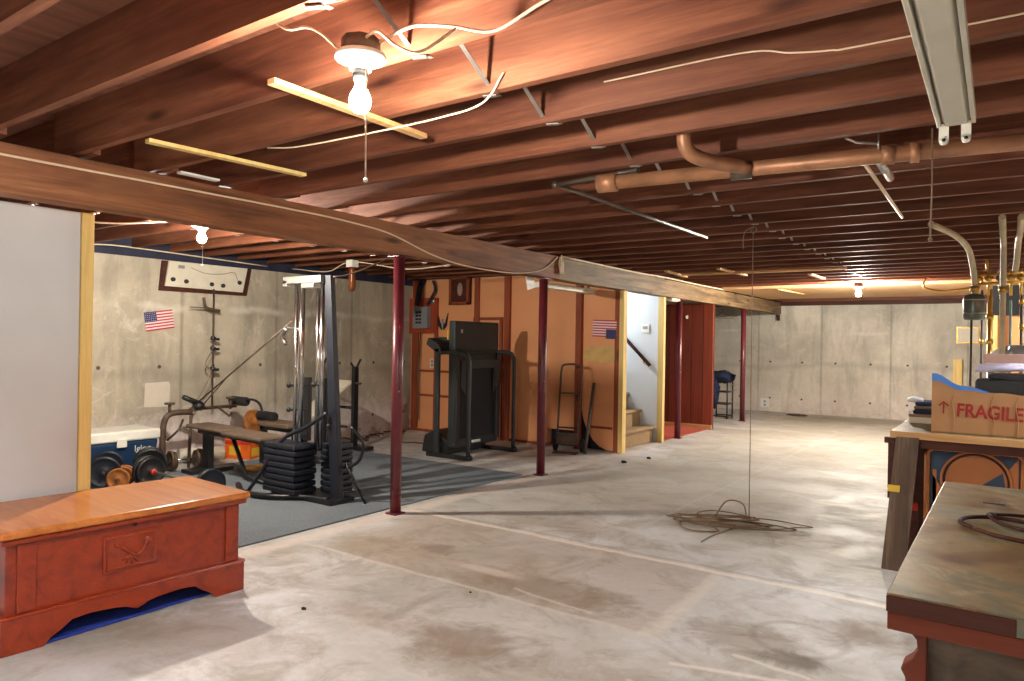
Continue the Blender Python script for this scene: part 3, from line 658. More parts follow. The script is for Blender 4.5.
# cooler
co=thing('cooler','blue picnic cooler with a white lid standing against the concrete wall','cooler',(-7.08,3.37,0))
m=MB(); m.add([(-.19,-.33,0),(.19,-.33,0),(.19,.33,0),(-.19,.33,0),(-.22,-.37,.34),(.22,-.37,.34),(.22,.37,.34),(-.22,.37,.34)],[(0,3,2,1),(4,5,6,7),(0,1,5,4),(1,2,6,5),(2,3,7,6),(3,0,4,7)]); m.build('body',M['blue'],co,.02,seg=3)
MB().box(-.235,.235,-.385,.385,.34,.44).build('lid',M['whitepl'],co,.02,seg=4)
MB().box(.235,.25,-.04,.05,.29,.37).build('latch',M['whitepl'],co,.004)
MB().tube(smooth_path([(-.1,-.385,.36),(-.1,-.42,.33),(.1,-.42,.33),(.1,-.385,.36)],4),.012,8).build('handle',M['cable_brown'],co)
text_part('Igloo',.085,'lettering',M['white'],co,(.222,.13,.235),(R(93),0,R(90)))
# weights
def plate(mb,c,axis,r,w=.03):
    mb.lathe([(.014,-w/2),(r*.25,-w/2),(r*.3,-w*.3),(r*.82,-w*.3),(r*.86,-w/2),(r,-w/2),(r,w/2),(r*.86,w/2),(r*.82,w*.3),(r*.3,w*.3),(r*.25,w/2),(.014,w/2)],c,axis,28)
bb=thing('barbell','long barbell with black plates lying on the carpet behind the wooden chest','barbell',(-6.18,3.31,.150),R(-2))
ax=(1,0,0)
m=MB(); m.cyl((-.25,0,0),(1.05,0,0),.013,12); m.build('bar',M['steel'],bb)
for x,r in ((-.06,.135),(-.015,.125),(.90,.13)): q=MB(); plate(q,(x,0,0),ax,r,.035); q.build('weight_plate',M['black'] if x<.5 else M['navy'],bb)
MB().lathe([(.013,0),(.026,0),(.026,.03),(.013,.03)],(.02,0,0),ax,14).build('collar',M['red'],bb)
bb.rotation_euler=(0,0,R(0))
def dumbbell(label,loc,rz,r,mat,n=2,wid=.12,bar='iron'):
    d=thing('dumbbell',label,'dumbbell',loc,rz,'dumbbells beside the cooler'); MB().cyl((-wid-.06,0,0),(wid+.06,0,0),.011,10).build('bar',M[bar],d)
    for s in (-1,1):
        for i in range(n):
            q=MB(); plate(q,(s*(wid-.03*i),0,0),(1,0,0),r*(1-.12*i),.026); q.build('weight_plate',M[mat],d)
dumbbell('small dumbbell with two rusty orange plates beside the barbell',(-6.36,3.14,.105),R(-42),.092,'rust',2,.09)
dumbbell('dumbbell with large dark green plates nearest the yellow stud',(-6.60,3.12,.15),R(-30),.135,'navy',1,.17)
dumbbell('dumbbell with dark plates right in front of the cooler',(-6.60,3.52,.155),R(-25),.14,'black',1,.07)
dumbbell('chrome-barred dumbbell with small dark plates under the rusty rack',(-6.74,3.95,.115),R(80),.10,'iron',2,.14,'chrome')
# flat bench
be=thing('weight_bench','flat weight bench with a dusty brown vinyl top','bench',(-6.05,4.02,0),R(-4))
MB().box(-.68,.0,-.13,.13,.435,.475).build('seat_pad',M['vinyl'],be,.02,seg=4); MB().box(.02,.68,-.14,.14,.42,.465).build('seat_pad',M['vinyl'],be,.02,seg=4)
MB().box(-.62,.7,-.03,.03,.38,.42).build('frame',M['black'],be,.004); MB().box(-.52,-.40,-.03,.03,.012,.40).box(-.56,-.36,-.22,.22,.012,.05).build('leg',M['black'],be,.004)
MB().tube([(.0,0,.39),(.25,0,.05),(.6,0,.03)],.02,8).build('leg',M['black'],be)
# multi-gym tower
mg=thing('multi_gym','tall black weight tower with chrome guide rods and stacked plates','gym machine',(-4.45,3.93,.012))
MB().add([(-.20,-.02,1.86),(-.08,-.02,0),(.03,-.02,0),(-.125,-.02,1.86),(-.20,.03,1.86),(-.08,.03,0),(.03,.03,0),(-.125,.03,1.86)],[(0,1,2,3),(4,7,6,5),(0,4,5,1),(3,2,6,7),(0,3,7,4),(1,5,6,2)]).build('main_upright',M['navy'],mg,.004)
MB().box(-.69,-.20,-.06,.0,1.80,1.86).box(-.62,-.25,.10,.16,1.80,1.85).box(-.69,-.64,-.06,.16,1.78,1.83).box(-.46,-.3,-.05,.12,1.76,1.82).build('top_crossbar',M['steel'],mg,.004)
for i,(x,y,zb,r) in enumerate(((-.575,0,.10,.017),(-.475,-.02,.40,.026),(-.40,.13,.40,.02),(-.32,.02,.40,.014),(-.24,.0,.40,.019))):
    MB().cyl((x,y,zb),(x,y,1.81),r,14).build('guide_rod',M['chrome'],mg)
MB().box(-.56,-.50,.08,.12,.45,1.0).box(-.36,-.29,.1,.14,.45,1.0).build('rear_upright',M['black'],mg,.003)
for (x,z) in ((-.62,.93),(-.62,.72),(-.3,.95),(-.1,.62),(-.62,.5)): MB().sphere((x,-.03,z),.022,10,8).tube([(x,-.03,z),(x+.12,0.06,z)],.01,6).build('knob',M['blackpl'],mg)
for i in range(8):
    z=.045+i*.052
    for (x0,x1,y0) in ((-.74,-.32,-.20),):
        MB().box(x0+.012*(i%2),x1-.008*(i%3),y0,y0+.24,z,z+.047).build('stack_plate',M['navy'],mg,.014,seg=3)
for i in range(8):
    z=.045+i*.052; MB().box(-.31,-.12,.06,.26,z,z+.047).build('stack_plate',M['navy'],mg,.014,seg=3)
MB().box(-.72,.04,-.12,.13,0,.04).build('base_plate',M['black'],mg,.004)
MB().tube(smooth_path([(-1.15,-.15,.03),(-.85,-.30,.03),(-.55,-.28,.03),(-.3,-.12,.03),(-.05,-.06,.03)],6),.026,10,flat=.8).build('base_tube',M['black'],mg)
MB().tube(smooth_path([(-.85,-.26,.02),(-.70,-.20,.25),(-.60,-.16,.42),(-.5,-.12,.52),(-.3,-.1,.6),(-.10,-.05,.73)],6),.016,10).build('lever_arm',M['navy'],mg)
MB().tube(smooth_path([(-.68,-.02,1.28),(-.72,-.03,1.34),(-.67,-.03,1.42)],4),[.02]*9,8).build('pulley_grip',M['chrome'],mg)
MB().tube([(-.68,-.02,1.43),(-.45,0,1.40)],.008,6).build('pulley_pin',M['steel'],mg)
MB().tube(smooth_path([(.06,.06,.62),(.16,.1,.5),(.13,.1,.36),(.04,.06,.28)],5),.014,8).tube([(.02,.05,.32),(.18,.12,.0)],.012,8).build('cable_loop',M['black'],mg)
MB().tube(smooth_path([(-.08,-.03,1.84),(.02,.1,1.88),(.25,.5,2.1)],4),.008,6).build('top_cable',M['iron'],mg)
# leg curl attachment
lc=thing('leg_curl_bench','exercise bench with black foam rollers on curved arms','bench',(-6.52,4.70,.012))
MB().box(-.03,.03,-.03,.03,.0,.55).build('post',M['black'],lc,.003)
MB().tube(smooth_path([(-.36,.0,.64),(-.2,0,.66),(-.08,0,.62),(-.02,0,.52)],5),.014,8).build('curved_arm',M['black'],lc)
for (x0,x1,z) in ((-.60,-.30,.63),(-.10,.20,.50)): MB().tube([(x0,0,z),(x0+.02,0,z),(x1-.02,0,z),(x1,0,z)],[.035,.05,.05,.035],14).build('foam_roller',M['foam'],lc)
MB().box(-.03,.7,-.03,.03,.36,.41).build('beam',M['black'],lc,.003); MB().box(.06,.55,-.13,.13,.41,.46).build('seat_pad',M['vinyl'],lc,.015,seg=3); MB().box(.5,.56,-.2,.2,0,.04).box(.5,.56,-.03,.03,.04,.38).build('leg',M['black'],lc,.003)
q=MB(); plate(q,(-.22,.03,.42),(.2,-1,0),.13,.04); q.build('weight_plate',M['rust'],lc)
# incline press bench with uprights
ib=thing('incline_bench','incline press bench with white backboard and black forked uprights','bench',(-6.5,5.45,.012))
m=MB(); m.add([(-.25,-.20,.36),(.01,-.20,.36),(.01,.46,.80),(-.25,.46,.80),(-.25,-.21,.40),(.01,-.21,.40),(.01,.45,.84),(-.25,.45,.84)],[(0,3,2,1),(4,5,6,7),(0,1,5,4),(1,2,6,5),(2,3,7,6),(3,0,4,7)]); m.build('backboard',M['offwhite'],ib,.01)
for x in (.0,):
    m=MB(); m.box(x-.025,x+.025,.48,.55,0,1.0); m.tube([(x,.5,.98),(x,.44,1.05)],.014,8); m.tube([(x,.53,.98),(x,.60,1.09)],.014,8); m.build('upright',M['black'],ib,.003)
m=MB(); m.box(-.65,-.60,.48,.55,0,1.0); m.tube([(-.625,.5,.98),(-.625,.44,1.05)],.014,8); m.tube([(-.625,.53,.98),(-.625,.60,1.09)],.014,8); m.build('upright',M['black'],ib,.003)
MB().tube([(-.625,.5,.8),(.12,.5,.8)],.012,8).tube([(-.625,.5,.5),(.0,.5,.5)],.018,8).build('crossbar',M['black'],ib); MB().box(-.2,.25,.44,.6,0,.05).box(-.03,.03,-.22,.5,.05,.1).box(-.15,.15,-.28,-.20,0,.05).box(-.03,.03,-.26,-.21,.05,.38).build('base_frame',M['black'],ib,.004)
# red mat and boxes behind the benches
rm=solo(MB().box(-.20,.20,-.12,.14,0,.05),'exercise_mat',M['red'],'red mat lying on the floor behind the flat bench','mat',(-6.50,5.0,.012),.01)
ob=thing('product_box','orange carton with yellow print on the floor under the flat bench','box',(-7.02,4.80,.0),R(20))
MB().box(-.16,.16,-.11,.11,0,.22).build('carton',M['orange'],ob,.004); MB().box(-.10,.04,-.113,-.11,.04,.14).build('yellow_print',M['yellowp'],ob); MB().box(.16,.163,-.08,.06,.03,.12).build('side_print',M['yellowp'],ob); MB().box(-.16,.16,-.1125,-.11,.16,.2).build('red_print',M['red'],ob)
q=MB(); plate(q,(0,0,.012),(0,0,1),.16,.024); solo(q,'weight_plate',M['brass'],'single brass coloured weight plate lying flat beside the bench','weight plate',(-6.22,4.42,.013))
solo(MB().tube([(0,0,.075),(.12,.45,.075)],.075,16),'rolled_paper',M['offwhite'],'cream roll lying on the floor against the concrete wall','roll',(-7.22,4.15,0))
m=MB()
for i in range(14):
    a=random.random()*6.3; x=random.uniform(-.2,.7); y=random.uniform(-.1,1.0); m.tube(smooth_path([(x,y,.012),(x+.12*math.cos(a),y+.12*math.sin(a),.02),(x+.2*math.cos(a+1),y+.2*math.sin(a+1),.012)],4),.008,6)
solo(m,'wire_scraps',M['iron'],'scattered dark cords on the floor in front of the orange wall','cords',(-7.05,6.5,0))
# amber jar lamp
pa=solo(MB().prism([(-.14,-.13),(.13,-.14),(.14,.10),(.12,.13),(-.13,.12)],0,.003,'yz'),'plaster_patch',M['wall_patch'],'pale square patch on the concrete wall above the blue cooler','patch',(X0+.001,4.01,.73))
j=thing('amber_lamp','amber glass lamp hanging upside down from a joist near the first post','light fixture',(-6.18,5.6,2.25))
MB().box(-.05,.05,-.05,.05,-.08,0).build('lamp_base',M['whitepl'],j,.004); MB().lathe([(0,-.08),(.038,-.08),(.04,-.11),(.042,-.31),(.03,-.35),(0,-.36)]).build('glass_jar',M['amber'],j)

# ------------------------------------------------------------------ treadmill (folded), forward = +X
tm=thing('treadmill','folded black treadmill standing upright in front of the orange wall','treadmill',(-5.25,6.70,0),R(0))
MB().box(-.10,.0,-.36,.50,.10,1.58).build('deck',M['tread'],tm,.02,seg=3)
MB().box(.0,.012,-.28,.42,.2,1.12).build('belt',M['rubber'],tm,.004)
MB().box(-.002,.03,-.36,.50,1.19,1.24).build('rear_roller_cover',M['blackpl'],tm,.01)
for y in (-.36,.43): MB().box(.0,.03,y,y+.07,.15,1.19).build('foot_rail',M['blackpl'],tm,.008)
MB().prism([(-.28,.80),(-.20,.72),(-.20,1.02),(.34,1.02),(.34,.72),(.42,.80),(.42,1.12),(-.28,1.12)],.03,.042,'yz').build('deck_brace',M['tread'],tm,.003)
MB().box(.012,.016,-.27,-.24,1.44,1.48).build('logo',M['steel'],tm); MB().box(.02,.04,-.05,.10,.14,.17).build('transport_catch',M['whitepl'],tm,.003)
for y in (-.46,.42):
    MB().box(-.22,-.16,y,y+.04,.0,1.26).build('upright',M['tread'],tm,.006)
    p=smooth_path([(-.19,y+.02,1.20),(.0,y+.02,1.215),(.20,y+.02,1.21),(.25,y+.02,1.17),(.28,y+.02,1.08),(.28,y+.02,.6),(.28,y+.02,.04)],5)
    MB().tube(p,.023,12).build('handrail',M['tread'],tm); MB().box(-.32,.32,y-.02,y+.06,0,.045).build('base_rail',M['blackpl'],tm,.006)
    MB().lathe([(0,-.012),(.035,-.012),(.035,.012),(0,.012)],(.30,y+.02,.035),(0,1,0),14).build('wheel',M['rubber'],tm)
MB().prism([(-.36,1.30),(-.16,1.18),(-.13,1.25),(-.20,1.32),(-.33,1.38)],-.46,.46,'xz').build('console',M['blackpl'],tm,.01); 
m=MB(); m.add([(-.32,-.3,1.388),(-.32,.3,1.388),(-.22,.3,1.340),(-.22,-.3,1.340)],[(0,1,2,3)]); m.add([(-.32,-.3,1.375),(-.32,.3,1.375),(-.22,.3,1.325),(-.22,-.3,1.325)],[(3,2,1,0)]); m.build('console_screen',M['greenish'],tm)
MB().prism([(-.50,.02),(-.10,.02),(-.10,.18),(-.3,.30),(-.46,.22)],-.36,.36,'xz').build('motor_cover',M['blackpl'],tm,.02,seg=3)
MB().box(-.11,-.095,-.375,-.36,1.36,1.47).build('warning_label',M['yellowp'],tm)

# ------------------------------------------------------------------ on the orange wall
ep=thing('breaker_panel','grey electric breaker box on a red-brown board','electric panel',(-7.13,W-.051,1.47))
MB().box(-.27,.27,.0,.05,-.02,.50).build('backing_board',M['panelred'],ep,.003); MB().box(-.12,.16,-.09,.0,.05,.37).build('cabinet',M['grey'],ep,.006)
m=MB()
for r in range(4):
    for c in (0,1): m.box(-.055+.06*c,-.008+.06*c,-.098,-.09,.12+.05*r,.15+.05*r)
m.build('breakers',M['blackpl'],ep); MB().lathe([(0,0),(.04,0),(.035,.02),(0,.02)],(.2,-.0,.45),(0,-1,0),12).build('round_box',M['steel'],ep)
MB().tube([(-.1,-.02,.4),(-.05,-.02,.62),(.02,-.02,.78)],.04,8).tube(smooth_path([(.12,-.03,.4),(.2,-.04,.5),(.26,-.03,.62),(.22,-.03,.75)],4),.018,8).build('cable_entry',M['sill'],ep)
MB().tube([(-.02,-.02,-.02),(-.05,-.02,-.7),(-.05,-.02,-1.3)],.012,8).build('conduit',M['dpipe'],ep)
pf=thing('speaker_box','dark framed box hung close under the joists on the orange wall','picture frame',(-6.42,W-.06,2.08))
MB().box(-.17,.17,0,.06,-.21,.17).build('back_panel',M['dark_wood'],pf,.004); MB().box(-.18,-.14,-.03,0,-.22,.18).box(.14,.18,-.03,0,-.22,.18).box(-.18,.18,-.03,0,-.22,-.18).box(-.18,.18,-.03,0,.14,.18).build('frame',M['stud'],pf,.003); MB().sphere((0,0,0),.06,12,8,(.8,.3,1.6)).build('inner_figure',M['pinkish'],pf)
ea=thing('eagle_plaque','small blue-grey winged eagle plaque beside the breaker box','plaque',(-6.77,W-.008,1.62))
w=MB()
for s in (-1,1): w.prism([(0,-.05),(s*.045,-.02),(s*.10,.13),(s*.09,.03),(s*.075,-.06),(s*.02,-.12)],-.012,0,'xz')
w.build('wings',M['navy'],ea); MB().sphere((0,-.008,-.04),.03,10,8,(.8,.5,1.8)).sphere((0,-.01,.02),.016,10,8).build('eagle_body',M['grey'],ea)
ou=thing('wall_outlet','yellowed electric outlet on the orange wall left of the treadmill','outlet',(-6.96,W-.008,1.01)); MB().box(-.045,.045,-.01,0,-.07,.07).build('cover_plate',M['offwhite'],ou,.002); MB().box(-.015,.015,-.013,-.01,.01,.045).box(-.015,.015,-.013,-.01,-.045,-.01).build('sockets',M['cable_brown'],ou)
# hand truck
ht=thing('hand_truck','brown hand truck leaning upright against the orange wall','hand truck',(-4.42,7.5,0),R(14))
arch=smooth_path([(-.13,.0,.10),(-.13,.12,.75),(-.13,.16,1.0),(-.09,.17,1.07),(.09,.17,1.07),(.13,.16,1.0),(.13,.12,.75),(.13,.0,.10)],5)
MB().tube(arch,.013,8).build('frame',M['iron'],ht); 
for z in (.3,.72): MB().tube([(-.13,.02+z*.14,z),(.13,.02+z*.14,z)],.011,8).build('cross_tube',M['iron'],ht)
MB().box(-.15,.15,-.12,.02,.0,.012).build('toe_plate',M['iron'],ht); MB().box(-.13,.13,-.01,.01,.1,.24).build('lower_panel',M['iron'],ht)
for x in (-.17,.17): MB().lathe([(0,-.018),(.07,-.018),(.085,-.01),(.085,.01),(.07,.018),(0,.018)],(x,.09,.085),(1,0,0),18).build('wheel',M['rubber'],ht)
solo(MB().tube([(0,0,.0),(-.03,.26,.85)],.02,8),'leaning_pole',M['dpipe'],'grey pipe leaning against the orange wall beside the hand truck','pole',(-4.20,7.56,0))

# ------------------------------------------------------------------ far end
ra=thing('clothes_rack','small black wire rack draped with dark clothes by the far post','rack',(-4.33,12.95,0))
for x in (-.16,.14):
    for y in (-.15,.15): MB().cyl((x,y,0),(x,y,.72),.014,8).build('upright',M['black'],ra)
for z in (.04,.26,.48,.68): MB().box(-.17,.15,-.16,-.14,z,z+.02).box(-.17,.15,.14,.16,z,z+.02).box(.13,.15,-.15,.15,z,z+.02).build('shelf_rail',M['black'],ra)
for z in (.1,.3,.5,.62): MB().tube([(.14,0,z),(.24,0,z+.02)],.008,6).build('prong',M['steel'],ra)
cl=solo(MB().sphere((0,0,0),.2,24,16,(1.1,.8,.55),.45,5).sphere((-.12,-.12,-.26),.13,20,14,(.8,.7,2.3),.4,4),'dark_clothes',M['navycloth'],'heap of dark navy clothes draped over the small black rack','clothes',(-4.33,12.95,.76))
wh=solo(MB().tube(smooth_path([(0,0,.07),(.015,0,.1),(0,0,.12),(-.02,0,.12)],4),.005,6).tube([(0,0,.07),(-.21,0,-.04),(.21,0,-.04)],.006,6,True),'wire_hanger',M['iron'],'wire clothes hanger hanging from the beam near the last post','hanger',(-4.18,12.45,1.86))
o5=thing('wall_outlet','white electric outlet low on the far concrete wall','outlet',(-4.12,Y1-.001,.16)); MB().box(-.09,.09,-.03,0,-.08,.10).build('cover_plate',M['white'],o5,.004); MB().box(-.02,.02,-.034,-.03,.02,.06).box(-.02,.02,-.034,-.03,-.05,-.01).build('sockets',M['grey'],o5)
fr=thing('framed_notice','small cream notice in a thin dark frame on the far wall','picture frame',(-.62,Y1-.001,1.59))
MB().box(-.17,.17,-.02,0,-.15,.15).build('frame',M['brass'],fr,.003); MB().box(-.15,.15,-.024,-.02,-.13,.13).build('notice',M['offwhite'],fr)
solo(MB().box(-.07,.07,-.05,.0,0,1.16),'yellow_board',M['yellow'],'short yellow plank standing against the far wall behind the box','plank',(-.76,Y1-.01,0),.003)
# debris by far wall
solo(MB().sphere((0,0,.02),.12,16,8,(1.6,.8,.18),.4),'debris_scrap',M['iron'],'small dark scrap on the floor near the far wall','debris',(-3.35,14.4,0))
for (lb,x,y,r) in (('small black pebble on the floor in front of the wooden chest',-2.86,2.31,.012),('tiny dark pebble on the floor right of the chest, by the slab joint',-2.35,3.0,.007),('small dark pebble on the floor before the stair opening',-3.55,7.3,.03),('dark pebble on the floor beside the stair trim',-3.45,7.75,.025)):
    solo(MB().sphere((0,0,r*.4),r,10,6,(1.2,1,.5),.4),'pebble',M['rubber'],lb,'pebble',(x,y,0))
# cable pile
m=MB(); random.seed(21)
for i in range(8):
    cx=random.uniform(-.12,.12); cy=random.uniform(-.05,.08); rx=random.uniform(.2,.46); ry=random.uniform(.05,.16); ph=random.uniform(-.2,.45); z0=.008+.006*i
    P=[]
    for k in range(12):
        a=2*PI*k/12; r=1+random.uniform(-.12,.12); x=rx*math.cos(a)*r; y=ry*math.sin(a)*r
        P.append((cx+x*math.cos(ph)-y*math.sin(ph),cy+x*math.sin(ph)+y*math.cos(ph),z0+random.uniform(0,.012)*(1 if i>2 else 0)))
    m.tube(smooth_path(P,4,True),.0048,6)
m.tube(smooth_path([(-.28,.0,.01),(-.3,-.2,.008),(-.18,-.34,.008),(.0,-.27,.008),(-.1,-.12,.01)],6),.006,6)
m.tube(smooth_path([(.1,.0,.01),(.05,-.2,.006),(-.02,-.42,.006),(-.05,-.6,.006)],6),.004,6)
m.tube(smooth_path([(-.1,.1,.02),(-.02,.16,.14),(.1,.16,.13),(.14,.1,.02)],6),.006,6)
m.tube(smooth_path([(.14,.1,.02),(.1,.15,.01),(.1,.2,.006),(.12,.3,.006)],6),.004,6)
m.build('x',None); pile=bpy.data.objects['x']; pile.name='cord_pile'; pile.data.materials.append(M['cable_brown']); pile.location=(-1.74,5.32,0); pile.rotation_euler=(0,0,R(8))
tag(pile,'tangled pile of tan cord lying on the open concrete floor','cord')

# ------------------------------------------------------------------ benches at the right
b1=thing('workbench','low workbench with a worn stained top, nearest on the right','workbench',(-.20,1.63,0),R(-.2))
MB().box(0,1.0,0,1.5,.812,.85).build('top',M['benchtop'],b1,.003)
MB().box(.0,.217,-.004,.03,.813,.846).build('front_edge',M['dark_wood'],b1,.002); 
MB().box(.002,.998,.0,.04,.776,.812).build('apron_front',M['red_wood'],b1,.002); MB().box(.002,.03,.04,1.49,.776,.812).build('apron_side',M['red_wood'],b1,.002)
leg=[(.025,.776),(.042,.755),(.044,.735),(.034,.715),(.018,.70),(.014,.69),(.022,.675),(.026,.65),(.014,.62),(.008,.60),(.024,.56),(.014,.45),(.02,.0),(.06,.0),(.06,.776)]
for y in (.03,1.40): MB().prism([(a+.01,b) for a,b in leg],y,y+.05,'xz').build('leg',M['red_wood'],b1,.003)
for y in (.03,1.40): MB().prism([(1-a,b) for a,b in leg],y,y+.05,'xz').build('leg',M['red_wood'],b1,.003)
# rumpled brown cover hanging inside the frame
m=MB(); nx,nz=44,60; vs=[];fs=[]
for j in range(nz+1):
    for i in range(nx+1):
        x=.058+.88*i/nx; z=.80-.77*j/nz
        w1=noise.noise(Vector((x*4,z*5,.3))); d=math.sin(w1*16+z*14)*.009+noise.noise(Vector((x*9+3*z,z*22,1)))*.012+w1*.012
        vs.append((x,.045+d,z))
for j in range(nz):
    for i in range(nx):
        a=j*(nx+1)+i; fs.append((a,a+1,a+nx+2,a+nx+1))
m.add(vs,fs,True); o=m.build('x1',M['browncloth']); o.name='rumpled_cover'; md=o.modifiers.new('s','SOLIDIFY'); md.thickness=.006; o.location=(-.20,1.63,0)
tag(o,'rumpled brown sheet hanging under the nearest workbench top','cloth')
solo(MB().tube(smooth_path([(0,0,0),(.03,-.01,-.006),(.06,-.012,-.008),(.10,-.01,-.02),(.16,-.012,-.03),(.3,-.01,-.05)],5),.004,6),'string',M['cable_brown'],'string tied across the rumpled brown sheet','string',(-.17,1.60,.66))
MB().box(.13,.19,1.14,1.155,.8495,.8512).build('slot',M['rubber'],b1)
m=MB(); m.tube(smooth_path([(.0,.0,0),(-.035,.06,.002),(-.015,.13,.003),(.05,.17,.004),(.14,.15,.003),(.22,.12,.0)],6),.006,8); m.tube(smooth_path([(.0,0,.0),(.05,-.06,.002),(.12,-.08,.0),(.2,-.09,.0)],6),.006,8); m.tube(smooth_path([(-.035+.08,.22,.004),(.03,.16,.012),(.06,.08,.008),(.14,.03,.004),(.22,.04,.0)],6),.005,8); m.tube(smooth_path([(.045,.22,.004),(.09,.26,.0),(.16,.27,0),(.25,.24,0)],6),.005,8)
solo(m,'extension_cord',M['dark_wood'],'dark brown cord looped on the nearest workbench top','cord',(-.075,2.33,.857))

b2=thing('wooden_table','rough wooden workbench holding the cardboard box','workbench',(-.585,4.86,.015))
MB().box(0,1.9,0,1.75,.80,.83).build('top',M['benchtop'],b2,.003); MB().box(-.005,1.9,-.012,0,.79,.832).build('front_edge',M['pale'],b2,.002)
MB().box(.06,1.85,.02,.05,.735,.80).build('apron_front',M['dark_wood'],b2,.002); MB().box(.0,.03,.02,1.7,.735,.80).build('apron_side',M['dark_wood'],b2,.002); MB().box(-.035,.02,-.01,.03,.755,.79).build('bracket',M['dark_wood'],b2,.002)
m=MB(); m.add([(.03,-.02,.80),(.15,-.02,.80),(.09,-.06,0),(-.035,-.06,0),(.03,.03,.80),(.15,.03,.80),(.09,-.01,0),(-.035,-.01,0)],[(0,3,2,1),(4,5,6,7),(0,1,5,4),(1,2,6,5),(2,3,7,6),(3,0,4,7)]); lg=m.build('leg',M['bench_wood'],b2,.003)
MB().add([(-.01,-.047,.47),(.055,-.047,.47),(.058,-.044,.51),(-.006,-.044,.51)],[(0,1,2,3)]).build('yellow_tape',M['yellowp'],lg)
MB().box(.0,.09,1.62,1.70,0,.80).build('leg',M['bench_wood'],b2,.003); MB().box(1.75,1.85,.0,.06,0,.8).build('leg',M['bench_wood'],b2,.003); MB().box(1.75,1.85,1.62,1.70,0,.8).build('leg',M['bench_wood'],b2,.003)
MB().box(-.015,.03,.0,.03,.42,.78).build('side_strip',M['dark_wood'],b2,.002)
MB().box(.03,1.85,.30,.33,.02,.74).build('back_panel',M['dark_wood'],b2); MB().box(.1,1.75,.0,1.5,.02,.05).build('bottom_shelf',M['dark_wood'],b2)
# game board leaning in the front of the table
gb=thing('game_board','orange and blue geometric board leaning inside the wooden workbench','board',(-.405,5.0,.065))
MB().box(.02,.46,.012,.02,.02,.66).build('field',M['board_blue'],gb)
fr_=MB(); w_,h_=.48,.68
fr_.tube(smooth_path([(0.02,.012,0),(0,.012,.02),(0,.012,h_-.03),(.03,.012,h_),(w_-.03,.012,h_),(w_,.012,h_-.03),(w_,.012,.02),(w_-.02,.012,0)],1,True),.016,8).build('frame',M['board_orange'],gb)
m=MB(); cx,cz,r=.25,.50,.155
m.prism([(cx+r*math.cos(2*PI*k/40),cz+r*math.sin(2*PI*k/40)) for k in range(40)],.007,.0115,'xz'); m.prism([(cx+.14,cz+.06),(.455,.655),(.455,.35),(cx+.14,cz-.08)],.008,.0118,'xz'); m.box(.03,.05,.008,.0115,.2,.55); m.prism([(.03,.3),(.09,.42),(.03,.52)],.008,.0115,'xz'); m.build('orange_shapes',M['board_orange'],gb)
MB().tube([(cx+(r+.004)*math.cos(2*PI*k/40),.006,cz+(r+.004)*math.sin(2*PI*k/40)) for k in range(40)],.006,6,True).build('dark_ring',M['dark_wood'],gb)
MB().tube([(cx+(r+.02)*math.cos(2*PI*k/40),.008,cz+(r+.02)*math.sin(2*PI*k/40)) for k in range(40)],.008,6,True).build('orange_ring',M['board_orange'],gb)
m=MB(); m.prism([(cx+.0,cz-.04),(cx+.13,cz+.065),(cx+.15,cz-.05)],.004,.0068,'xz'); m.build('blue_wedge',M['board_blue'],gb)
solo(MB().box(0,.05,0,.04,0,.045),'red_carton',M['red'],'small red carton under the workbench beside the geometric board','carton',(-.50,5.0,.35)); o=bpy.data.objects['red_carton']; MB().box(0,.05,0,.04,-.3,0).build('stand_block',M['dark_wood'],o)

# cardboard box on the table
cb=thing('cardboard_box','open cardboard box printed FRAGILE on the wooden workbench','cardboard box',(-.382,4.95,.847),R(1.5))
Wb,Db,Hb=.62,.42,.245
def wavy(x): return .105*math.exp(-(x/.12)**2)+.02*math.exp(-((x-.2)/.1)**2)
n=24; top=[(Wb*k/n, Hb+wavy(Wb*k/n)+.004*math.sin(k)) for k in range(n+1)]
MB().prism([(0,0),(Wb,0)]+top[::-1],0,.006,'xz').build('front_wall',M['card'],cb)
MB().prism([(0,0),(Wb,0),(Wb,Hb),(0,Hb+.03)],Db-.006,Db,'xz').build('back_wall',M['card'],cb)
MB().box(0,.006,.006,Db-.006,0,Hb+.05).build('side_wall',M['card'],cb); MB().box(Wb-.006,Wb,.006,Db-.006,0,Hb).build('side_wall',M['card'],cb); MB().box(0,Wb,0,Db,0,.006).build('bottom',M['card'],cb)
MB().box(.006,Wb-.006,.006,Db-.006,Hb-.03,Hb-.019).build('inner_flap',M['card'],cb)
tp=[(x,z) for x,z in top if x<=.30]
MB().prism([(x,z-.045+.042*(x/.3)) for x,z in tp]+[(x,z+.003) for x,z in tp[::-1]],-.002,.009,'xz').build('blue_tape',M['bluetape'],cb)
text_part('FRAGILE',.118,'lettering',M['redink'],cb,(.125,-.0015,.105),(R(90),R(2.0),0),.0008,.0028); bpy.data.objects['lettering.001'].scale=(.74,.92,1)
m=MB(); m.prism([(.058,.115),(.066,.115),(.066,.175),(.058,.175)],-.0018,0,'xz'); m.prism([(.062,.19),(.035,.165),(.040,.158),(.062,.178),(.084,.158),(.089,.165)],-.0018,0,'xz'); m.build('up_arrow',M['redink'],cb)
for x in (.112,.305,.42,.52): MB().tube(smooth_path([(x,-.001,.0),(x+.006,-.002,.09),(x-.006,-.002,.18),(x+.01,-.001,Hb-.01)],5),.0022,5).build('crease',M['card'],cb)
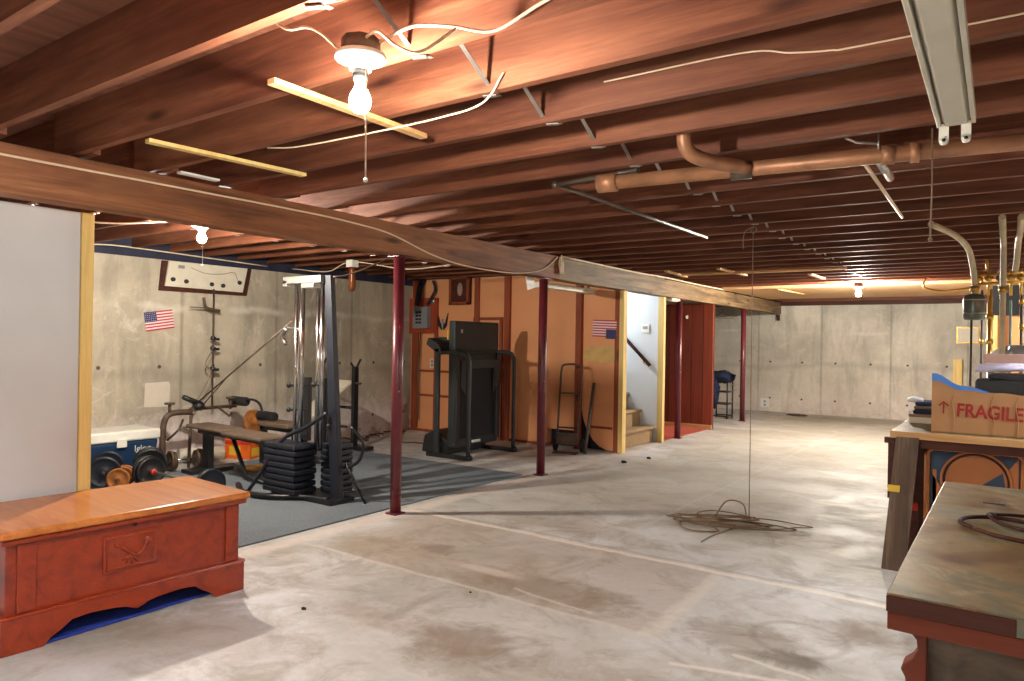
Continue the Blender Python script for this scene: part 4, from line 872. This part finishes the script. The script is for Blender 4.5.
# things piled in and on the box
z0=.847+.245
bg=solo(MB().box(0,.30,0,.24,0,.10).box(.06,.30,.0,.24,.10,.135),'black_case',M['blackpl'],'black padded case resting on the cardboard box','case',(-.165,4.985,z0-.018),.02)
m=MB(); m.sphere((0,0,0),.025,12,8,(1,1,.9),.3); solo(m,'black_grip',M['blackpl'],'small black ball grip at the tip of the black case','grip',(-.235,5.02,z0+.0))
solo(MB().tube([(0,0,0),(.30,.02,.015)],.018,12).tube([(0.02,.04,.012),(.32,.06,.03)],.02,12),'paper_rolls',M['lavender'],'white and lavender paper rolls lying on the black case','paper rolls',(-.17,5.08,z0+.137))
solo(MB().box(0,.26,0,.10,-.025,.03),'pink_carton',M['pinkish'],'flat pinkish carton on top of the paper rolls','carton',(-.13,5.12,z0+.20),.003)
solo(MB().tube([(0,0,0),(.02,.01,-.05)],[.022,.01],12).box(-.01,.10,0,.04,-.025,.0),'striped_sleeve',M['red'],'small red object beside the paper rolls','object',(.05,5.0,z0+.07)) if False else None
# book and magazine stack at the left of the box
bx=thing('game_carton','cream flat carton with dark edge left of the cardboard box','carton',(-.55,5.45,.847),R(6)); MB().box(0,.2,0,.3,0,.055).build('carton_body',M['offwhite'],bx,.003); MB().box(-.003,.203,-.003,.303,.04,.06).build('carton_lid',M['cable_brown'],bx,.002)
random.seed(3)
for i,(mt,lb) in enumerate((('navycloth','lowest dark folded cloth of the small stack beside the box'),('browncloth','maroon-brown folded cloth in the middle of the small stack'),('navycloth','uppermost dark folded cloth of the small stack beside the box'))):
    solo(MB().box(0,.2,0,.26,0,.026),'folded_cloth',M[mt],lb,'cloth',(-.53+.006*i,5.46,.908+.028*i),.010,'folded cloths beside the box')
solo(MB().sphere((0,0,0),.04,14,10,(1.2,1,.5),.5,6),'white_rag',M['white'],'small crumpled white rag on the folded cloths beside the box','rag',(-.52,5.5,1.003))

# ------------------------------------------------------------------ utilities far right
wt=thing('vent_canister','grey-green metal canister hanging on a slanting tan pipe','tank',(-.245,7.0,1.59))
MB().lathe([(0,0),(.07,.0),(.08,.02),(.08,.18),(.065,.205),(.03,.215),(0,.215)],n=28).build('canister',M['green'],wt); 
for z in (.05,.16): MB().lathe([(.079,0),(.084,.004),(.079,.01)],(0,0,z),n=28).build('band',M['steel'],wt)
MB().tube(smooth_path([(.0,0,.21),(.0,0,.30),(-.015,-.1,.45),(-.04,-.3,.56),(-.10,-.7,.61),(-.22,-1.25,.63)],6),.022,12).build('feed_pipe',M['pvc'],wt)
MB().lathe([(.03,0),(.034,.0),(.034,.05),(.03,.05)],(0,0,.23),n=16).build('coupling',M['brass'],wt); MB().cyl((-.02,0,-1.588),(-.02,0,0),.009,8).build('down_pipe',M['iron'],wt)
def vpipe(label,x,y,z0,z1,r,mat,coll=True):
    t=thing('vertical_pipe',label,'pipe',(x,y,0)); MB().cyl((0,0,z0),(0,0,z1),r,12).build('pipe',M[mat],t)
    if coll:
        for z in (z1-.3,z1-.55): MB().lathe([(r,0),(r*1.5,.0),(r*1.5,.05),(r,.05)],(0,0,z),n=12).build('fitting',M['brass'],t)
tp_=thing('vertical_pipe','straight tan vertical pipe right of the canister, bending towards the viewer under the joists','pipe',(-.052,6.85,0)); MB().tube([(0,0,0),(0,0,2.14),(0,-.05,2.19),(0,-1.3,2.2)],.021,12).build('pipe',M['pvc'],tp_); MB().lathe([(.021,0),(.030,0),(.030,.05),(.021,.05)],(0,0,1.8),n=12).build('fitting',M['brass'],tp_)
vpipe('narrow yellow-brown vertical pipe just right of the canister',-.17,8.6,0,1.95,.022,'brass')
vpipe('thin dark vertical pipe directly behind the canister',-.24,8.7,0,1.95,.012,'iron')
vpipe('teal vertical pipe between the two tan pipes',.0,8.8,0,1.85,.012,'greenish',False)
vpipe('dark slim vertical pipe at the far right edge',.09,8.6,0,2.1,.016,'iron')
cable('thick tan pipe bending down from the joists at the right edge',[(.05,5.7,2.22),(.05,6.2,2.2),(.04,6.5,2.15),(.035,6.6,2.05),(.025,6.65,1.95)],.021,'pvc','bent_pipe')
vm=thing('valve_manifold','brass pipe manifold with valves just below the joists','pipework',(-.30,8.5,2.0))
MB().tube([(-.0,0,0),(.42,0,.01)],.016,10).tube([(.03,0,.09),(.40,0,.10)],.014,10).build('header_pipe',M['brass'],vm)
for x in (.03,.12,.21,.30,.38): MB().tube([(x,0,-.12),(x,0,.14)],.013,8).lathe([(0,-.012),(.035,-.012),(.035,.012),(0,.012)],(x,-.04,.05),(0,1,0),10).build('valve',M['brass'] if x!=.21 else M['dpipe'],vm)
MB().tube(smooth_path([(.2,0,.1),(.28,0,.2),(.34,0,.25)],4),.014,8).build('riser',M['iron'],vm); MB().tube([(.1,0.02,.14),(.1,.02,.25)],.012,8).build('riser',M['brass'],vm)
cable('brown conduit with hanging bends under the tan ceiling boards',[(-.9,10.4,2.235),(-.9,10.4,2.12),(-.7,10.4,2.07),(-.4,10.4,2.10),(-.3,10.4,2.14),(-.3,10.4,2.235)],.016,'brass','conduit_bend')
wh_=thing('pipe_trap','white elbow and dark grey tank behind the cardboard box','plumbing',(-.12,8.2,1.22)); MB().tube(smooth_path([(-.03,0,-.02),(0,0,.06),(.05,0,.1),(.12,0,.12)],5),.045,14).build('elbow',M['whitepl'],wh_); MB().tube([(.10,0,.10),(.7,0,.10)],.075,18).build('tank',M['grey'],wh_); MB().tube([(.08,-.06,.0),(.1,-.05,.16)],.02,10).tube([(.14,-.07,.1),(.03,-.06,.05)],.014,8).build('valve',M['steel'],wh_)
MB().tube([(.4,0,.03),(.4,0,-1.22)],.04,12).tube([(-.03,0,-.02),(-.03,0,-1.22)],.03,10).build('stand_pipe',M['grey'],wh_)

# ------------------------------------------------------------------ camera, world, view
cam=bpy.data.cameras.new('camera'); co_=bpy.data.objects.new('camera',cam); C.objects.link(co_)
cam.sensor_width=36; cam.lens=710/1024*36; cam.shift_y=(341.4-340.5)/1024; cam.clip_start=.02
yaw,roll=R(35.05),R(.93)
co_.location=(0,0,1.35)
co_.matrix_world=Matrix.Translation((0,0,1.35))@Matrix.Rotation(yaw,4,'Z')@Matrix.Rotation(R(90),4,'X')@Matrix.Rotation(roll,4,'Z')
bpy.context.scene.camera=co_
w=bpy.data.worlds.new('world'); bpy.context.scene.world=w; w.use_nodes=True
w.node_tree.nodes['Background'].inputs[0].default_value=(.6,.65,.75,1); w.node_tree.nodes['Background'].inputs[1].default_value=.3
vs_=bpy.context.scene.view_settings; vs_.view_transform='Standard'; vs_.look='None'; vs_.gamma=1; vs_.exposure=.8; vs_.use_curve_mapping=False
